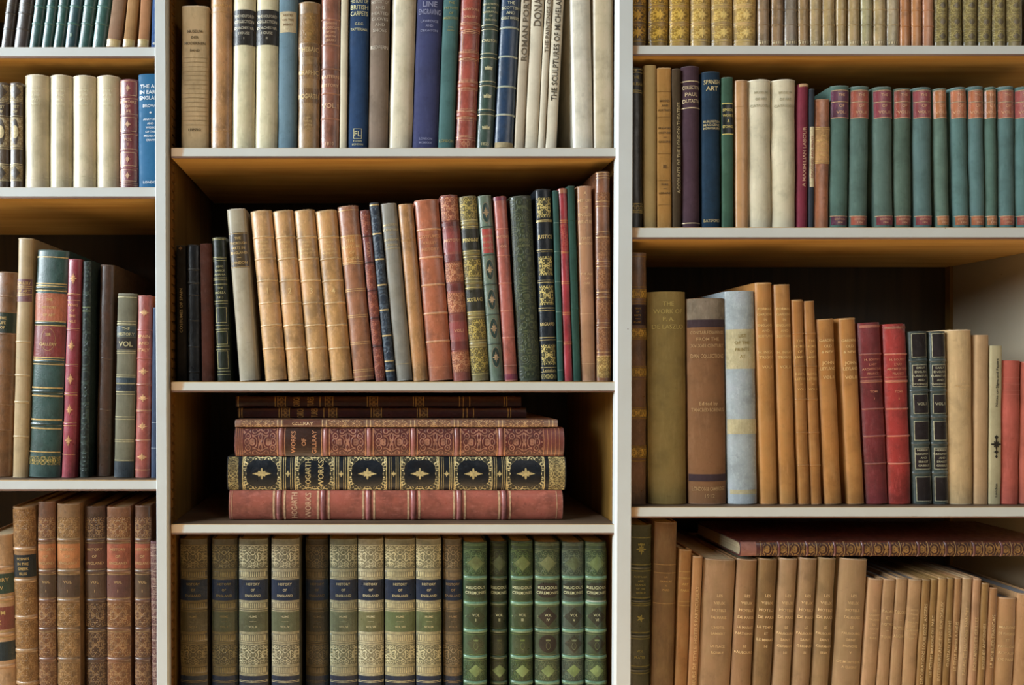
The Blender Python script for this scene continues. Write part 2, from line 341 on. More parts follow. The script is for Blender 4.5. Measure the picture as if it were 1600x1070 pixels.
def make_book(w, h, dep, c, kind, ops, gilt, seed, sag=None, tovv=None, pages='#b7a784', band_c=None, cap=True, jag_a=.0009):
    """tovv(p): picture coordinate along the spine -> local height; returns the root"""
    root = empty('book')
    if sag is None: sag = {'leather': .20, 'cloth': .13, 'vellum': .16, 'jacket': .09, 'suede': .16, 'wrap': .14}[kind]*w
    sag = min(sag, .011)
    S = Spine(w, h, sag, seed); rnd = random.Random(seed*7+1)
    t = min(.0028, w*.13); nx = 14; nz = max(8, int(h/.012))
    outer = [(-w/2, dep), (-w/2, dep*.5), (-w/2, sag+.011), (-w/2+min(.0012, w*.05), sag+.0055), (-w/2+.0002, sag+.001)]
    inner = [(-w/2+t, dep), (-w/2+t, dep*.5), (-w/2+t, sag+.011), (-w/2+t+.0003, sag+.0055+t*.3), (-w/2+t, sag+t+.0005)]
    arc = [(-w/2+w*i/nx) for i in range(1, nx)]
    outer += [(x, S.y(x)) for x in arc]; inner += [(x*(1-2*t/w), S.y(x)+t) for x in arc]
    m = lambda L: [(-x, y) for x, y in reversed(L[:5])]
    outer += m(outer); inner += m(inner)
    K = len(outer); verts = []; faces = []
    zs = [0, .0007] + [.003+(h-.006)*i/nz for i in range(nz+1)] + [h-.0007, h]
    for j, z in enumerate(zs):
        end = j in (0, len(zs)-1)
        for i, (x, y) in enumerate(outer):
            spine = 4 <= i < K-4
            if end and spine: y += .0009
            jag = (rnd.uniform(-jag_a, .0004) if cap and kind != 'jacket' and end and spine and j else 0)
            verts.append(S.warp(x, y, z+jag))
        for i, (x, y) in enumerate(inner): verts.append(S.warp(x, y, z))
    R = 2*K
    for j in range(len(zs)-1):
        for i in range(K-1):
            a = j*R+i; faces.append((a, a+1, a+1+R, a+R))
            b = j*R+K+i; faces.append((b, b+R, b+1+R, b+1))
        for (p, q) in ((0, K), (2*K-1, K-1)): faces.append((j*R+p, j*R+p+R, j*R+q+R, j*R+q))
    for j, fl in ((0, 0), (len(zs)-1, 1)):
        for i in range(K-1):
            a, b_, c_, d_ = j*R+i, j*R+i+1, j*R+K+i+1, j*R+K+i
            faces.append((a, d_, c_, b_) if not fl else (a, b_, c_, d_))
    cm = cover_mat(kind, c)
    link_mesh('cover', verts, faces, cm, root, smooth=50)
    # page block, a little lower than the boards
    pb = MB(); x0 = w/2-t-.0002; sq = min(.004, h*.02)
    pb.box(-x0, x0, sag+t+.0012, dep-.004, .0025, h-sq)
    pb.build('page_block', page_mat(pages), root)
    G = Deco(S); LT = Deco(S); hw = w*.47; k1 = abs(tovv(0)-tovv(1))
    ltc = None
    for op in ops:
        o = op[0]
        if o == 'B':                                   # raised bands
            sz = (op[2] if len(op) > 2 else 5)*k1; bm_ = cover_mat(kind, op[3] if len(op) > 3 and op[3] else (band_c or c))
            hgt = (op[4] if len(op) > 4 else .0021)
            for py in op[1]:
                zc = tovv(py)
                if zc < .004 or zc > h-.004: continue
                v = []; f = []; nq = 7; nb = 16
                for i in range(nb+1):
                    x = -w/2*.995+w*.995*i/nb
                    for q in range(nq):
                        aa = math.pi*q/(nq-1); v.append(S.on(x, zc-math.cos(aa)*sz/2, hgt*math.sin(aa)-.0003))
                for i in range(nb):
                    for q in range(nq-1):
                        a = i*nq+q; f.append((a, a+nq, a+nq+1, a+1))
                for i in (0, nb): f.append(tuple(i*nq+q for q in (range(nq) if i else reversed(range(nq)))))
                link_mesh('raised_band', v, f, bm_, root, smooth=60)
        elif o == 'L':                                 # leather, cloth or paper label
            d = Deco(S); z0, z1 = sorted((tovv(op[1]), tovv(op[2]))); z0 = max(z0, .001); z1 = min(z1, h-.001)
            if z1 <= z0: continue
            xf = op[5] if len(op) > 5 else .495
            d.patch(-w*xf, w*xf, z0, z1, .0003)
            d.build('title_label' if not (len(op) > 6) else op[6], cover_mat(op[4] if len(op) > 4 and op[4] else 'leather', op[3]), root)
        elif o == 'P':                                 # tooled panel: base, gold, style, amount
            d = Deco(S); z0, z1 = sorted((tovv(op[1]), tovv(op[2]))); z0 = max(z0, .001); z1 = min(z1, h-.001)
            if z1 <= z0: continue
            xf = op[7] if len(op) > 7 else .49
            d.patch(-w*xf, w*xf, z0, z1, .00025)
            d.build('tooled_panel', tool_mat(op[3], op[4], op[5] if len(op) > 5 else 'dense', op[6] if len(op) > 6 else .8), root)
        elif o == 'g':                                 # gilt fillets across the spine
            th = (op[2] if len(op) > 2 else 1.2)*k1
            for py in op[1]:
                z = tovv(py)
                if .002 < z < h-.002: G.strip(-hw*1.03, hw*1.03, z-th/2, z+th/2, .0006)
        elif o == 'gb':                                # row of small upright strokes (a tooled roll)
            z0, z1 = sorted((tovv(op[1]), tovv(op[2]))); n = int(op[3])
            if z1 > h: continue
            for i in range(n):
                x = -hw*.92+2*hw*.92*(i+.5)/n; G.strip(x-hw*.28/n*2, x+hw*.28/n*2, z0, z1, .0006, 1)
        elif o == 'T':                                 # lines of lettering
            L = op[3]; n = len(L); ya, yb = op[1], op[2]; pitch = (yb-ya)/n
            capf = op[4] if len(op) > 4 else .62
            for i, s in enumerate(L):
                if not s: continue
                z = tovv(ya+pitch*(i+.5))
                if z > h-.003: continue
                if s == '-': LT.strip(-hw*.25, hw*.25, z-.0004, z+.0004, .0007, 2); continue
                LT.text(s, 0, z, pitch*capf*.93*k1, w*.86, .0007)
        elif o == 'V':                                 # lettering along the spine, 1 reads upwards
            z = (tovv(op[1])+tovv(op[2]))/2; ln = abs(tovv(op[1])-tovv(op[2]))
            LT.text(op[3], (op[6] if len(op) > 6 else 0)*w, z, op[4]*k1, ln, .0007, op[5] if len(op) > 5 else 1, minw=ln)
        elif o == 'O':                                 # ornament
            z = tovv(op[1]); s = op[2]*k1; sx = min(s*(op[4] if len(op) > 4 else 1), hw*.9)
            if z < h-.004:
                for pts in ORN[op[3]]: G.fan(pts, 0, z, sx, s, .00065)
        elif o == 'R':                                 # outline of an ornament
            z = tovv(op[1]); s = op[2]*k1; sx = min(s*(op[4] if len(op) > 4 else 1), hw*.95)
            if z < h-.004:
                for pts in ORN[op[3]]: G.ring(pts, 0, z, sx, s, .0007, .00065)
        elif o == 'D':                                 # dark leather onlay of a shape: y, size, kind, colour, aspect
            d = Deco(S); z = tovv(op[1]); s = op[2]*k1; sx = min(s*(op[5] if len(op) > 5 else 1), hw*.92)
            if z > h-.004: continue
            if op[3] == 'oct':
                pts = [(-1, -.62), (-.62, -1), (.62, -1), (1, -.62), (1, .62), (.62, 1), (-.62, 1), (-1, .62)]
                for i in range(20):                    # columns so that it follows the round of the spine
                    xa, xb = -1+i/10, -1+(i+1)/10
                    za = min(1, .62+(1-abs(xa))); zb = min(1, .62+(1-abs(xb)))
                    for j in range(10):
                        u, q = j/5-1, (j+1)/5-1
                        d.poly([(xa*sx, z+za*s*u), (xb*sx, z+zb*s*u), (xb*sx, z+zb*s*q), (xa*sx, z+za*s*q)], .00045)
            else: d.fan(ORN[op[3]][0], 0, z, sx, s, .00045)
            d.build('leather_onlay', cover_mat('leather', op[4]), root)
        elif o == 'F':                                 # gilt frame line
            z0, z1 = sorted((tovv(op[1]), tovv(op[2]))); z1 = min(z1, h-.002); z0 = max(z0, .001)
            if z1 <= z0: continue
            th = (op[3] if len(op) > 3 else 1)*k1; xi = hw*(op[4] if len(op) > 4 else .86)
            G.strip(-xi, xi, z0, z0+th, .0006); G.strip(-xi, xi, z1-th, z1, .0006)
            G.strip(-xi, -xi+th, z0, z1, .0006, 1); G.strip(xi-th, xi, z0, z1, .0006, 1)
        elif o == 'S':                                 # cloth on the boards of a leather-backed book
            for sg, nm_ in ((-1, 'board_cloth'),):
                q = MB(); xs = sorted((sg*w/2, sg*(w/2+.0003))); q.box(xs[0], xs[1], sag+.012, dep-.001, .001, h-.001)
                q.build(nm_, cover_mat('cloth', op[1]), root)
        elif o == 'C': ltc = op[1]                     # colour of the lettering
    if kind in ('leather', 'vellum', 'cloth') and h > .05 and jag_a < .001:   # rubbed edges at head and tail
        d = Deco(S); x = w*.47
        for z0, z1 in ((.0008, .0022), (h-.0026, h-.0008)):
            for i in range(7):
                xa = -x+2*x*i/7; q = rnd.uniform(0, .0012); d.strip(xa, xa+2*x/7, z0+(q if z0 < .01 else 0)*0, z1 - (0 if z0 > .01 else q*.6), .0002, 2)
        cc = tuple(int(c[1:][i:i+2], 16) for i in (0, 2, 4)); lt = '#%02x%02x%02x' % tuple(min(235, int(v*.72+62*(.35+sum(cc)/600))) for v in cc)
        d.build('rubbed_edge', cover_mat('suede', lt), root)
    G.build('gilt_pattern', gilt_mat(gilt), root)
    LT.build('title_lettering', gilt_mat(ltc or gilt, .2), root)
    return root

BOOKS = []; TOPS = []
def place_row(yb, e, books, where, group, defaults=None):
    """books: dicts with x=(bottom left, bottom right, top left, top right) and y = top, in picture pixels at the spines' plane"""
    k = (D+e)/F_PX; zs = Z(yb)                        # yb: front top edge of the board
    ybase = VY-zs/k
    for b in books:                                    # to metres at each book's own distance
        kk = b['kk'] = (D+e+b.get('e', 0))/F_PX
        b['m'] = [(v-VX)*kk for v in b['x']]; b['hm'] = (VY-b['y'])*kk-zs
    for b in books:
        bl, br, tl, tr = b['m']; w = ((br-bl)+(tr-tl))/2; c0, c1 = (bl+br)/2, (tl+tr)/2
        b['m'] = [c0-w/2, c0+w/2, c1-w/2, c1+w/2]
    for _ in range(6):
        for a, b in zip(books, books[1:]):             # neighbours may touch but never cut into each other
            ha, hb = a['hm'], b['hm']; mm = min(ha, hb); worst = -9
            for t in (0, mm):
                ra = a['m'][1]+(a['m'][3]-a['m'][1])*t/ha; lb = b['m'][0]+(b['m'][2]-b['m'][0])*t/hb
                worst = max(worst, ra-lb+.0006)
            if worst > 0:
                a['m'][1] -= worst/2; a['m'][3] -= worst/2; b['m'][0] += worst/2; b['m'][2] += worst/2
    for i, b in enumerate(books):
        bl, br, tl, tr = b['m']; kk = b['kk']; ee = e+b.get('e', 0)
        a = math.atan(((tl+tr)/2-(bl+br)/2)/b['hm'])
        w = ((br-bl)+(tr-tl))/2*math.cos(a)
        z0 = zs+w/2*abs(math.sin(a))+.0004
        h = (b['hm']+zs-z0)/math.cos(a)
        fn = lambda p, kk=kk, z0=z0, a=a: ((VY-p)*kk-z0)/math.cos(a)
        TOPS.append(((bl+br+tl+tr)/4, z0+h*math.cos(a)+w/2*abs(math.sin(a))))
        dep = b.get('dep', min(.74*h, .26)+.006*math.sin(i*2.1))
        r = make_book(w, h, dep, b['c'], b.get('k', 'leather'), b.get('ops', []), b.get('g', '#c4a468'), len(BOOKS)+11, b.get('sag'), fn, pages=b.get('p', '#b7a784'), band_c=b.get('bc'), jag_a=b.get('jag', .0009))
        r.location = ((bl+br)/2, ee, z0); r.rotation_euler = (0, a, 0)
        r['label'] = b['n']+' '+where if not b['n'].endswith('.') else b['n'][:-1]
        r['category'] = 'book'; r['group'] = b.get('grp', 'books')+' '+where
        BOOKS.append(r)
def place_flat(xl, xr, yt, yb, e, b, where, zbase=None):
    """a book lying on its side with the head to the left; yt, yb top and bottom in the picture"""
    k = (D+e)/F_PX; w = (yb-yt)*k; h = (xr-xl)*k; zb = (VY-yb)*k if zbase is None else zbase
    fn = lambda p: (xr-p)*k
    r = make_book(w, h, b.get('dep', min(.70*h, .28)), b['c'], b.get('k', 'leather'), b['ops'], b.get('g', '#c4a468'), len(BOOKS)+11, b.get('sag'), fn, band_c=b.get('bc'))
    r.location = ((xr-VX)*k, e, zb+w/2); r.rotation_euler = (0, -math.pi/2, b.get('rz', 0))
    r['label'] = b['n']+' '+where; r['category'] = 'book'; r['group'] = b.get('grp', 'books lying flat')+' '+where
    BOOKS.append(r); return zb+w
# ---------------------------------------------------------------- room and bookcase
WOOD = wood_mat('shelf_board_wood', '#b88642', '#d6ac66')
TOPW = wood_mat('board_top_shade', '#4a3826', '#6a5440', .6)  # same boards, top faces coloured darker to put the bays' shade into them
WOODV = wood_mat('upright_wood', '#6a4c1e', '#8a6834')
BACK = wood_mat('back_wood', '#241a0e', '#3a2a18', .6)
DARKW = wood_mat('strip_wood', '#5a3810', '#7a5018')
PAINT = paint_mat('painted_upright', '#c6cac7')
PAINTB = paint_mat('painted_edge_board', '#c8cac3', bare_end=True)
LIP = wood_mat('arris_board', '#5a3a2c', '#80604c')
DEPTH = .36
def struct(name, mb, mats):
    o = mb.build(name, mats); o['kind'] = 'structure'; return o
ZT, ZB = Z(-260), FLOOR_Z
m = MB(); m.box(-8, 5, -5, DEPTH+.06, ZB-.05, ZB); struct('floor', m, wood_mat('floor_planks', '#b08d60', '#c9ab7e', .4))
m = MB(); m.box(-3.2, 3.4, DEPTH+.04, DEPTH+.14, ZB, 1.6); struct('wall_back', m, paint_mat('plaster', '#cfc6b2'))
case = empty('bookcase', (X(615), 0, ZB))
case['label'] = 'tall built-in wooden bookcase, fronts painted pale grey, three bays of shelves packed with books'
case['category'] = 'bookcase'
def rel(v, o): return tuple(v[i]-o[i] for i in range(3))
def part(name, x0, x1, y0, y1, z0, z1, mats, front=None, ch=0, smooth=None, origin=None):
    o = origin or (x0, y0, z0); b = MB(); b.box(x0-o[0], x1-o[0], y0-o[1], y1-o[1], z0-o[2], z1-o[2], 0, front, ch)
    r = b.build(name, mats, case); r.location = rel(o, case.location); return r
# uprights: painted stile in front of a wooden divider
def upright(xa0, xa1, xb0, xb1, pan0, pan1, chl, chr_, pm=None):
    """xa at the top of the picture, xb at its foot; the stile narrows towards nothing, so it is built as a slightly leaning board"""
    y0, y1 = -.006, .010; n = []
    def xs(z):
        t = (Z(0)-z)/(Z(0)-Z(1070)); t = max(-.35, min(1.4, t))
        return xa0+(xb0-xa0)*t, xa1+(xb1-xa1)*t
    v = []; f = []; mi = []
    zz = [ZT+(ZB-ZT)*i/24 for i in range(25)]
    rnd = random.Random(int(xa0*10)+3)
    for z in zz:
        l, r = xs(z); j = lambda: rnd.uniform(-.0003, .0003)
        v += [(l, y1, z), (l+j(), y0+chl, z), (l+chl+j(), y0, z), (r-chr_+j(), y0, z), (r+j(), y0+chr_, z), (r, y1, z)]
    for k in range(len(zz)-1):
        for i in range(6):
            a = k*6+i; b = k*6+(i+1) % 6; f.append((a, a+6, b+6, b)); mi.append(0 if i in (0, 1, 2, 3) else (0 if i == 4 else 0))
    f += [tuple(range(6)), tuple(range((len(zz)-1)*6+5, (len(zz)-1)*6-1, -1))]; mi += [0, 0]
    o = link_mesh('upright', [(a-case.location[0], b-case.location[1], c-case.location[2]) for a, b, c in v], f, [PAINT], case)
    part('side_panel', pan0, pan1, y1, DEPTH, ZB, ZT, [pm or WOODV])
LP = (X(254), X(261.5)); RP = (X(967.5), X(977))
upright(X(243), X(262), X(246.5), X(265), LP[0], LP[1], .0015, .0035)
upright(X(963), X(988), X(958.5), X(984), RP[0], RP[1], .0042, .0015)
upright(X(-470), X(-445), X(-470), X(-445), X(-468), X(-450), .002, .002)
upright(X(1722), X(1747), X(1722), X(1747), X(1724), X(1742), .002, .002, paint_mat('beige_lit_side', '#a89a80'))  # paler than the other side panels: the light on it is put into its colour
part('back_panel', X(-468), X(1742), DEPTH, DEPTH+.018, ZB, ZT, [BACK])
bays = {'L': (X(-450)+.002, LP[0]-.001), 'C': (X(267.5), X(962.4)), 'R': (RP[1]+.0015, X(1724)-.002)}
def board(bay, ya, yb, y0=0.0):
    x0, x1 = bays[bay]
    z1, z0 = Z(ya), Z(yb); o = (x0, y0, z0)
    b = MB(); ch = .0016; h = z1-z0
    L = x1-x0
    # painted front with a thin bare arris above and below
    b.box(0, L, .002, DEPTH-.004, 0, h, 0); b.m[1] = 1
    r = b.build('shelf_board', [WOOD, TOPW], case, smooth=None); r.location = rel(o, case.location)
    e = MB(); e.box(0, L, 0, .0022, .0025, h-.0012, 0)
    q = e.build('painted_edge', [PAINTB if bay != 'L' else PAINT], r)
    a = MB(); a.box(0, L, .0006, .0025, -.0012, .0027, 0)
    a.build('edge_bead', [LIP], r)
    return r
SH = {'L': [(-128, -112), (73, 89.5), (292, 308.5), (750, 766), (1112, 1128)],
      'C': [(-92, -77), (230.5, 246), (596.3, 612), (819, 834), (1150, 1166)],
      'R': [(-108, -93), (70.5, 86), (355, 372.5), (792, 808.5), (1160, 1176)]}
for bay, L in SH.items():
    for ya, yb in L: board(bay, ya, yb)
    x0, x1 = bays[bay]
    part('plinth', x0, x1, .01, .03, ZB, ZB+.1, [PAINT])
part('top_board', X(-475), X(1752), -.01, DEPTH+.018, ZT, ZT+.02, [WOOD])
# toothed strips that carry the shelves
def toothed(x, dirx, q=1):
    v = []; f = []; z = Z(1180); p = .0192; prof = []
    while z < ZT-.03:
        prof += [(0.0055*q, z), (0.0055*q, z+p*.62), (0.0022*q, z+p)]; z += p
    ya, yb = .018, .034
    for d, zz in prof: v += [(x+dirx*d, ya, zz), (x+dirx*d, yb, zz)]
    n = len(prof)
    for i in range(n-1): f.append((2*i, 2*i+1, 2*i+3, 2*i+2))
    m0 = len(v)
    for d, zz in prof: v += [(x, ya, zz), (x, yb, zz)]
    for i in range(n-1):
        f.append((2*i, 2*i+2, m0+2*i+2, m0+2*i)); f.append((2*i+1, m0+2*i+1, m0+2*i+3, 2*i+3))
    link_mesh('support_strip', [(a-case.location[0], b, c-case.location[2]) for a, b, c in v], f, [DARKW], case)
toothed(X(261.5)+.0002, 1); toothed(RP[0]-.0002, -1, .4); 
# batten on the wall of the bay on the right, near the back
part('wall_batten', X(1724)-.009, X(1724)-.001, DEPTH-.016, DEPTH-.002, ZB, ZT, [WOODV])
# ---------------------------------------------------------------- the books, shelf by shelf
G0 = '#c8aa70'
def b(n, x, y, c, k='leather', ops=(), **kw):
    d = dict(n=n, x=x, y=y, c=c, k=k, ops=list(ops)); d.update(kw); return d
ORD = ['first', 'second', 'third', 'fourth', 'fifth', 'sixth', 'seventh', 'eighth', 'ninth', 'tenth', 'eleventh', 'twelfth']

# ---- top left shelf (tops outside the picture)
W = 'on the top left shelf'
row = []
def lx(a, c, s, y): return (a, c, a+s, c+s)
H = -55
for i, (a, c, s) in enumerate([(-24, -2, 17), (-1, 16.5, 17), (18, 41.5, 17)]):
    if i == 0: continue
    row.append(b(['brown book with bluish sheen, first in the row', 'brown book with faint ribs, left of the green ones'][i-1], lx(a, c, s, H), H, '#43382f',
        ops=[('B', [45, 20, -5, -30], 3, None, .001), ('g', [13, 8, 5], .6)], g='#6b6450'))
for i, (a, c) in enumerate([(43, 61), (62.5, 79.5), (80.5, 97.5), (98.3, 118.5), (119.5, 140), (141, 163)]):
    row.append(b(['teal-green ribbed book beside the brown ribbed pair', 'second ribbed teal-green book from the brown pair', 'teal-green ribbed book just left of the scuffed one',
        'scuffed blue-green ribbed book with pale scratches', 'teal-green ribbed book just right of the scuffed one', 'teal-green ribbed book touching the brown book with pale foot'][i],
        lx(a, c, 17, H), H, ['#2a5149', '#2b5850', '#29554c', '#2a4c50', '#2c554b', '#2f5a50'][i], ops=[('B', [36.5, 9.5, -18], 3.4, '#3d6a5e', .0012)]+([('O', 55, 4, 'star', .6)] if i == 3 else []), g='#8ea394'))
for a, c, s, col, nm in [(164.5, 187, 17, '#8a6748', 'dull brown book with gilt foot, beside the green ones'), (190, 210, 13, '#9c7038', 'ochre tan book with gilt foot, middle of three such'), (213, 232, 8, '#a06a3a', 'orange tan book with gilt foot, beside thin blue book')]:
    row.append(b(nm, lx(a, c, s, H), H, col, 'cloth', ops=[('L', 61.5, 73, '#b59a5a', 'leather', .49, 'foot_label'), ('g', [61.5, 63], .7)]))
row.append(b('very thin bright blue book against the case side', lx(234.5, 245, 4, H), H, '#2c5388', 'cloth', ops=[('O', 68, 2, 'dot')], g='#c9c9c0'))
place_row(73, .012, row, W, 'x')

# ---- second left shelf
W = 'on the second left shelf'; row = []
dia = [('g', [129, 158, 160, 181, 184, 229, 232, 256, 259, 282], .9), ('P', 132, 157, '#8d7448', '#d8c89c', 'fine', .5), ('D', 143, 12, 'diamond', '#4d3f2c', .75), ('P', 185, 228, '#8d7448', '#dccda4', 'fine', .7),
       ('D', 206, 20, 'oval', '#4d3f2c', .7), ('O', 206, 10, 'oval', .8), ('P', 260, 281, '#8d7448', '#d8c89c', 'fine', .5), ('D', 270, 10, 'diamond', '#4d3f2c', .75), ('T', 163, 178, ['HIST', 'OF']), ('B', [159, 182, 230.5, 257.5], 3, '#5d4a30', .001)]
row.append(b('ornate gilt book with dark diamonds, at the picture edge', (-10, 12, -10, 12), 128, '#54422c', ops=dia, grp='ornate gilt books', g='#cbb98c'))
row.append(b('narrow ornate gilt book with dark diamonds beside cream volumes', (13.5, 33.5, 13.5, 33.5), 128, '#54422c', ops=dia, grp='ornate gilt books', g='#cbb98c'))
for i, (x, y, nn) in enumerate([((34.5, 73, 34.5, 73), 115.5, 'plain cream vellum volume beside the ornate narrow book'), ((74, 109, 74.5, 109.5), 116, 'second cream vellum volume from the ornate narrow book'),
                          ((110, 147, 110, 147), 117, 'third cream vellum volume from the ornate narrow book'), ((148, 184.5, 147.5, 184.5), 117, 'cream vellum volume with a chipped head beside the maroon book')]):
    row.append(b(nn, x, y, '#c9bb95', 'vellum', ops=[('g', [137, 275, 280], .5), ('T', 138, 166, ['THE', 'HISTORY', 'OF THE', 'POPES'] if 0 else ['HISTORY', 'OF THE', 'ARTS', 'WORKS'], .5), ('C', '#e6dcbc')], g='#ddd2ae', grp='cream vellum volumes', sag=.011))
row.append(b('maroon book with gilt diamond ornaments in ruled panels', (185, 214, 185, 214.5), 123, '#7d3a3c', ops=[('B', [151.5, 180.5, 207.5, 235, 262], 2.6, None, .001)]+
    [z for y0, y1 in ((125, 150), (182, 206), (237, 260), (264, 284)) for z in (('F', y0+1, y1-1, .8, .9), ('O', (y0+y1)/2, 5.5, 'tall', 1.5))]+[('g', [154, 178, 210, 233, 286, 289], .7), ('T', 155, 177, ['MEMOIRS', 'OF', 'LIFE']), ('T', 214, 229, ['VOL', 'II'])], g='#d0a886'))
row.append(b('bright blue book with white lettering, partly behind the upright', (215.5, 256, 214.5, 255), 115, '#1d6089', 'jacket', ops=[('T', 130, 157, ['THE ART', 'IN EARLY', 'ENGLAND'], .7), ('T', 161, 169, ['BROWN']), ('O', 176, 1.6, 'dot'),
    ('T', 183, 222, ['ANATOMY', 'AND', 'WORK', 'OF THE', 'MEDIEVAL', 'CRAFT'], .55), ('T', 281, 288, ['MURRAY' if 0 else 'LONDON'])], g='#d9dde0'))
place_row(292, .014, row, W, 'x')

# ---- third left shelf
W = 'on the third left shelf'; row = []
row.append(b('brown leather book with dark label, cut by the picture edge', (-22, 12.5, -11, 25.5), 424, '#7c5228', ops=[('B', [462, 487, 521, 585, 632, 672], 3, None, .0012), ('L', 488, 520, '#27301f'), ('T', 493, 515, ['THE', 'LIFE', 'OF'])], e=.012))
row.append(b('tall tan ribbed book with maroon title band', (18, 41.5, 26.5, 52), 371.6, '#a98f63', 'vellum', ops=[('B', [534, 586, 628, 682], 3.5, '#b49a6c', .0012), ('L', 436, 471, '#6e3a35'), ('g', [447, 450, 459, 462], .9), ('T', 438, 446, ['GALLERY']), ('T', 451, 458, ['OF ART'])]))
gr = [('L', 458, 503, '#a85a32'), ('L', 509, 559, '#7e2f26'), ('B', [450, 505, 565, 612, 663], 5.5, '#24382f', .002)]
gr += [('g', [401.5, 443, 447, 454, 502, 508, 558.5, 562, 569, 606, 618, 656, 669, 706], 1.7), ('g', [605, 619, 655, 670], 1), ('P', 713, 726, '#3a4a2e', '#c9a24e', 'fine', .7), ('T', 462, 498, ['THE', 'HISTORY', 'OF ART'], .36), ('T', 515, 545, ['SIR', 'GALLERY'], .34), ('R', 530, 18, 'oval', 1)]
row.append(b('thick dark green book with red labels and double gilt lines', (42, 91, 53.5, 108), 390, '#2f4b44', ops=gr, sag=.008))
fl = lambda ys, s=7, kd='tall': [('O', y, s, kd, 1.3) for y in ys]
row.append(b('crimson leather book with gilt flower ornaments', (92.5, 117, 105, 126), 404, '#8d2f3a', ops=[('B', [461, 515, 571, 615, 662], 3, None, .0014), ('g', [459, 469, 513, 569, 613, 617, 660, 665, 710], .9)]+fl([435, 540, 592, 640, 688], 9)+[('T', 472, 506, ['VIEWS', 'OF', 'THE', 'NILE'], .5)], g='#cf9d6c'))
row.append(b('narrow blackish green speckled book beside the crimson one', (123, 137, 127.5, 142), 407, '#26332f', ops=[('P', 410, 740, '#1f2b28', '#48584e', 'marble', .5), ('g', [480, 486], 1.4)], g='#8b9a76', e=.006))
row.append(b('dark brown leather book set slightly back', (149, 170, 154, 178.5), 413, '#4e3524', ops=[('B', [560, 640], 3, None, .0006)], e=.02))
vc = [('g', [464, 502, 506, 549, 552, 586, 589, 599, 612, 616, 651, 655, 687, 690, 719], 1), ('L', 509, 526, '#33403e'), ('L', 527, 546, '#2f2a24'), ('L', 590, 598, '#2c3b42'), ('L', 601, 611, '#2a3036'), ('T', 509, 526, ['THE', 'HISTORY'], .6), ('T', 530, 544, ['VOL']), ('L', 721, 746, '#28343c')]
row.append(b('olive cloth book with dark title bands', (176.5, 208, 183, 213.5), 458, '#6a6650', 'cloth', ops=vc, g='#b9ae84'))
row.append(b('salmon red leather book with gilt flower ornaments', (208.5, 233.5, 213, 238), 461, '#9d4a3d', ops=[('B', [515, 560, 601, 643, 689], 3, None, .0014), ('g', [600, 641, 687, 734], .9)]+fl([488, 580, 622, 666, 714], 6, 'fleuron')+[('T', 520, 552, ['SPAIN', 'AND', 'ITALY'], .5)], g='#d6a878'))
row.append(b('thin slate blue book squeezed against the upright', (235, 246, 239, 248), 480, '#3c4c66', 'cloth', ops=[('g', [660, 700], 1)], g='#9aa4b0'))
place_row(750, .022, row, W, 'x')

# ---- lowest left shelf
W = 'on the lowest left shelf'; row = []
row.append(b('pale tan book with green and red labels, picture edge', (-22, 23, -28, 15), 836, '#b58a5c', ops=[('B', [888, 936, 992, 1042], 6, None, .002), ('g', [893, 931, 941, 987, 997], 1), ('L', 897, 928, '#2c4030'), ('L', 949, 984, '#7c3a2c'), ('L', 1003, 1033, '#1e2b30'), ('T', 900, 925, ['HISTORY', 'LAW'], .5), ('T', 950, 980, ['DOM', 'EX'], .5)]))
row.append(b('thick tan leather book with black title label', (23, 58, 15.5, 52), 792, '#8d6334', ops=[('B', [858, 907.5, 965, 1017, 1068], 6, '#a07748', .0022), ('L', 867, 902, '#1b2226'), ('T', 869, 900, ['SCENES', 'IN THE', 'GREEK', 'ISLES'], .55)]+[('P', a, c, '#82592e', '#b08a58', 'dense', .35) for a, c in ((796, 853), (912, 961), (970, 1012), (1022, 1064))], pages='#9a865f'))
five = [((60, 86, 56.5, 85), 784, '#6e452a', '#a8622c', 'narrow brown ribbed book with orange label, beside tan volume'), ((88, 124, 87.5, 122.5), 787, '#7d5a33', '#b06a2e', 'pale brown ribbed book with orange label and gilt panels'),
        ((134, 166, 130, 163), 791, '#4a3020', '#5e3020', 'darkest brown ribbed book, labels hardly visible'), ((166.5, 203, 165, 202.5), 792, '#744829', '#9a4a2c', 'red-brown ribbed book with red label and volume number'),
        ((210, 236, 209, 236), 790, '#5d3b28', '#93482b', 'brown ribbed book with dark crushed head')]
for x, y, c, lc, nn in five:
    t = 4 if x[0] < 60 else 0
    bd = [844, 893, 938.5, 983.5, 1030.5]
    row.append(b(nn, x, y, c, ops=[('B', bd, 5.5, None, .0022), ('L', 850, 888, lc), ('L', 899, 933, '#4a3424' if c != '#744829' else '#57302a'), ('g', [848, 890, 897, 935, 841, 987], .8), ('T', 853, 885, ['HISTORY', 'OF', 'ENGLAND'], .42), ('T', 902, 930, ['VOL', 'I'], .36)]+
        [('P', a, q, c, '#b08b5c', 'dense', .4) for a, q in ((808, 840), (943, 979), (989, 1026), (1036, 1070))]+[('R', 826, 13, 'diamond', 1), ('R', 960, 14, 'diamond', .9), ('R', 1007, 14, 'diamond', .9)], g='#b39468', sag=.006, e=(.012 if x[0] == 134 else 0)))
row.append(b('small maroon ornate book half hidden by the upright', (237, 255, 233, 251), 846, '#5c3436', ops=[('g', list(range(856, 1100, 12)), 1), ('P', 850, 1100, '#5c3436', '#a8907a', 'fine', .5)], g='#a89484', e=-.006))
place_row(1112, .02, row, W, 'x')

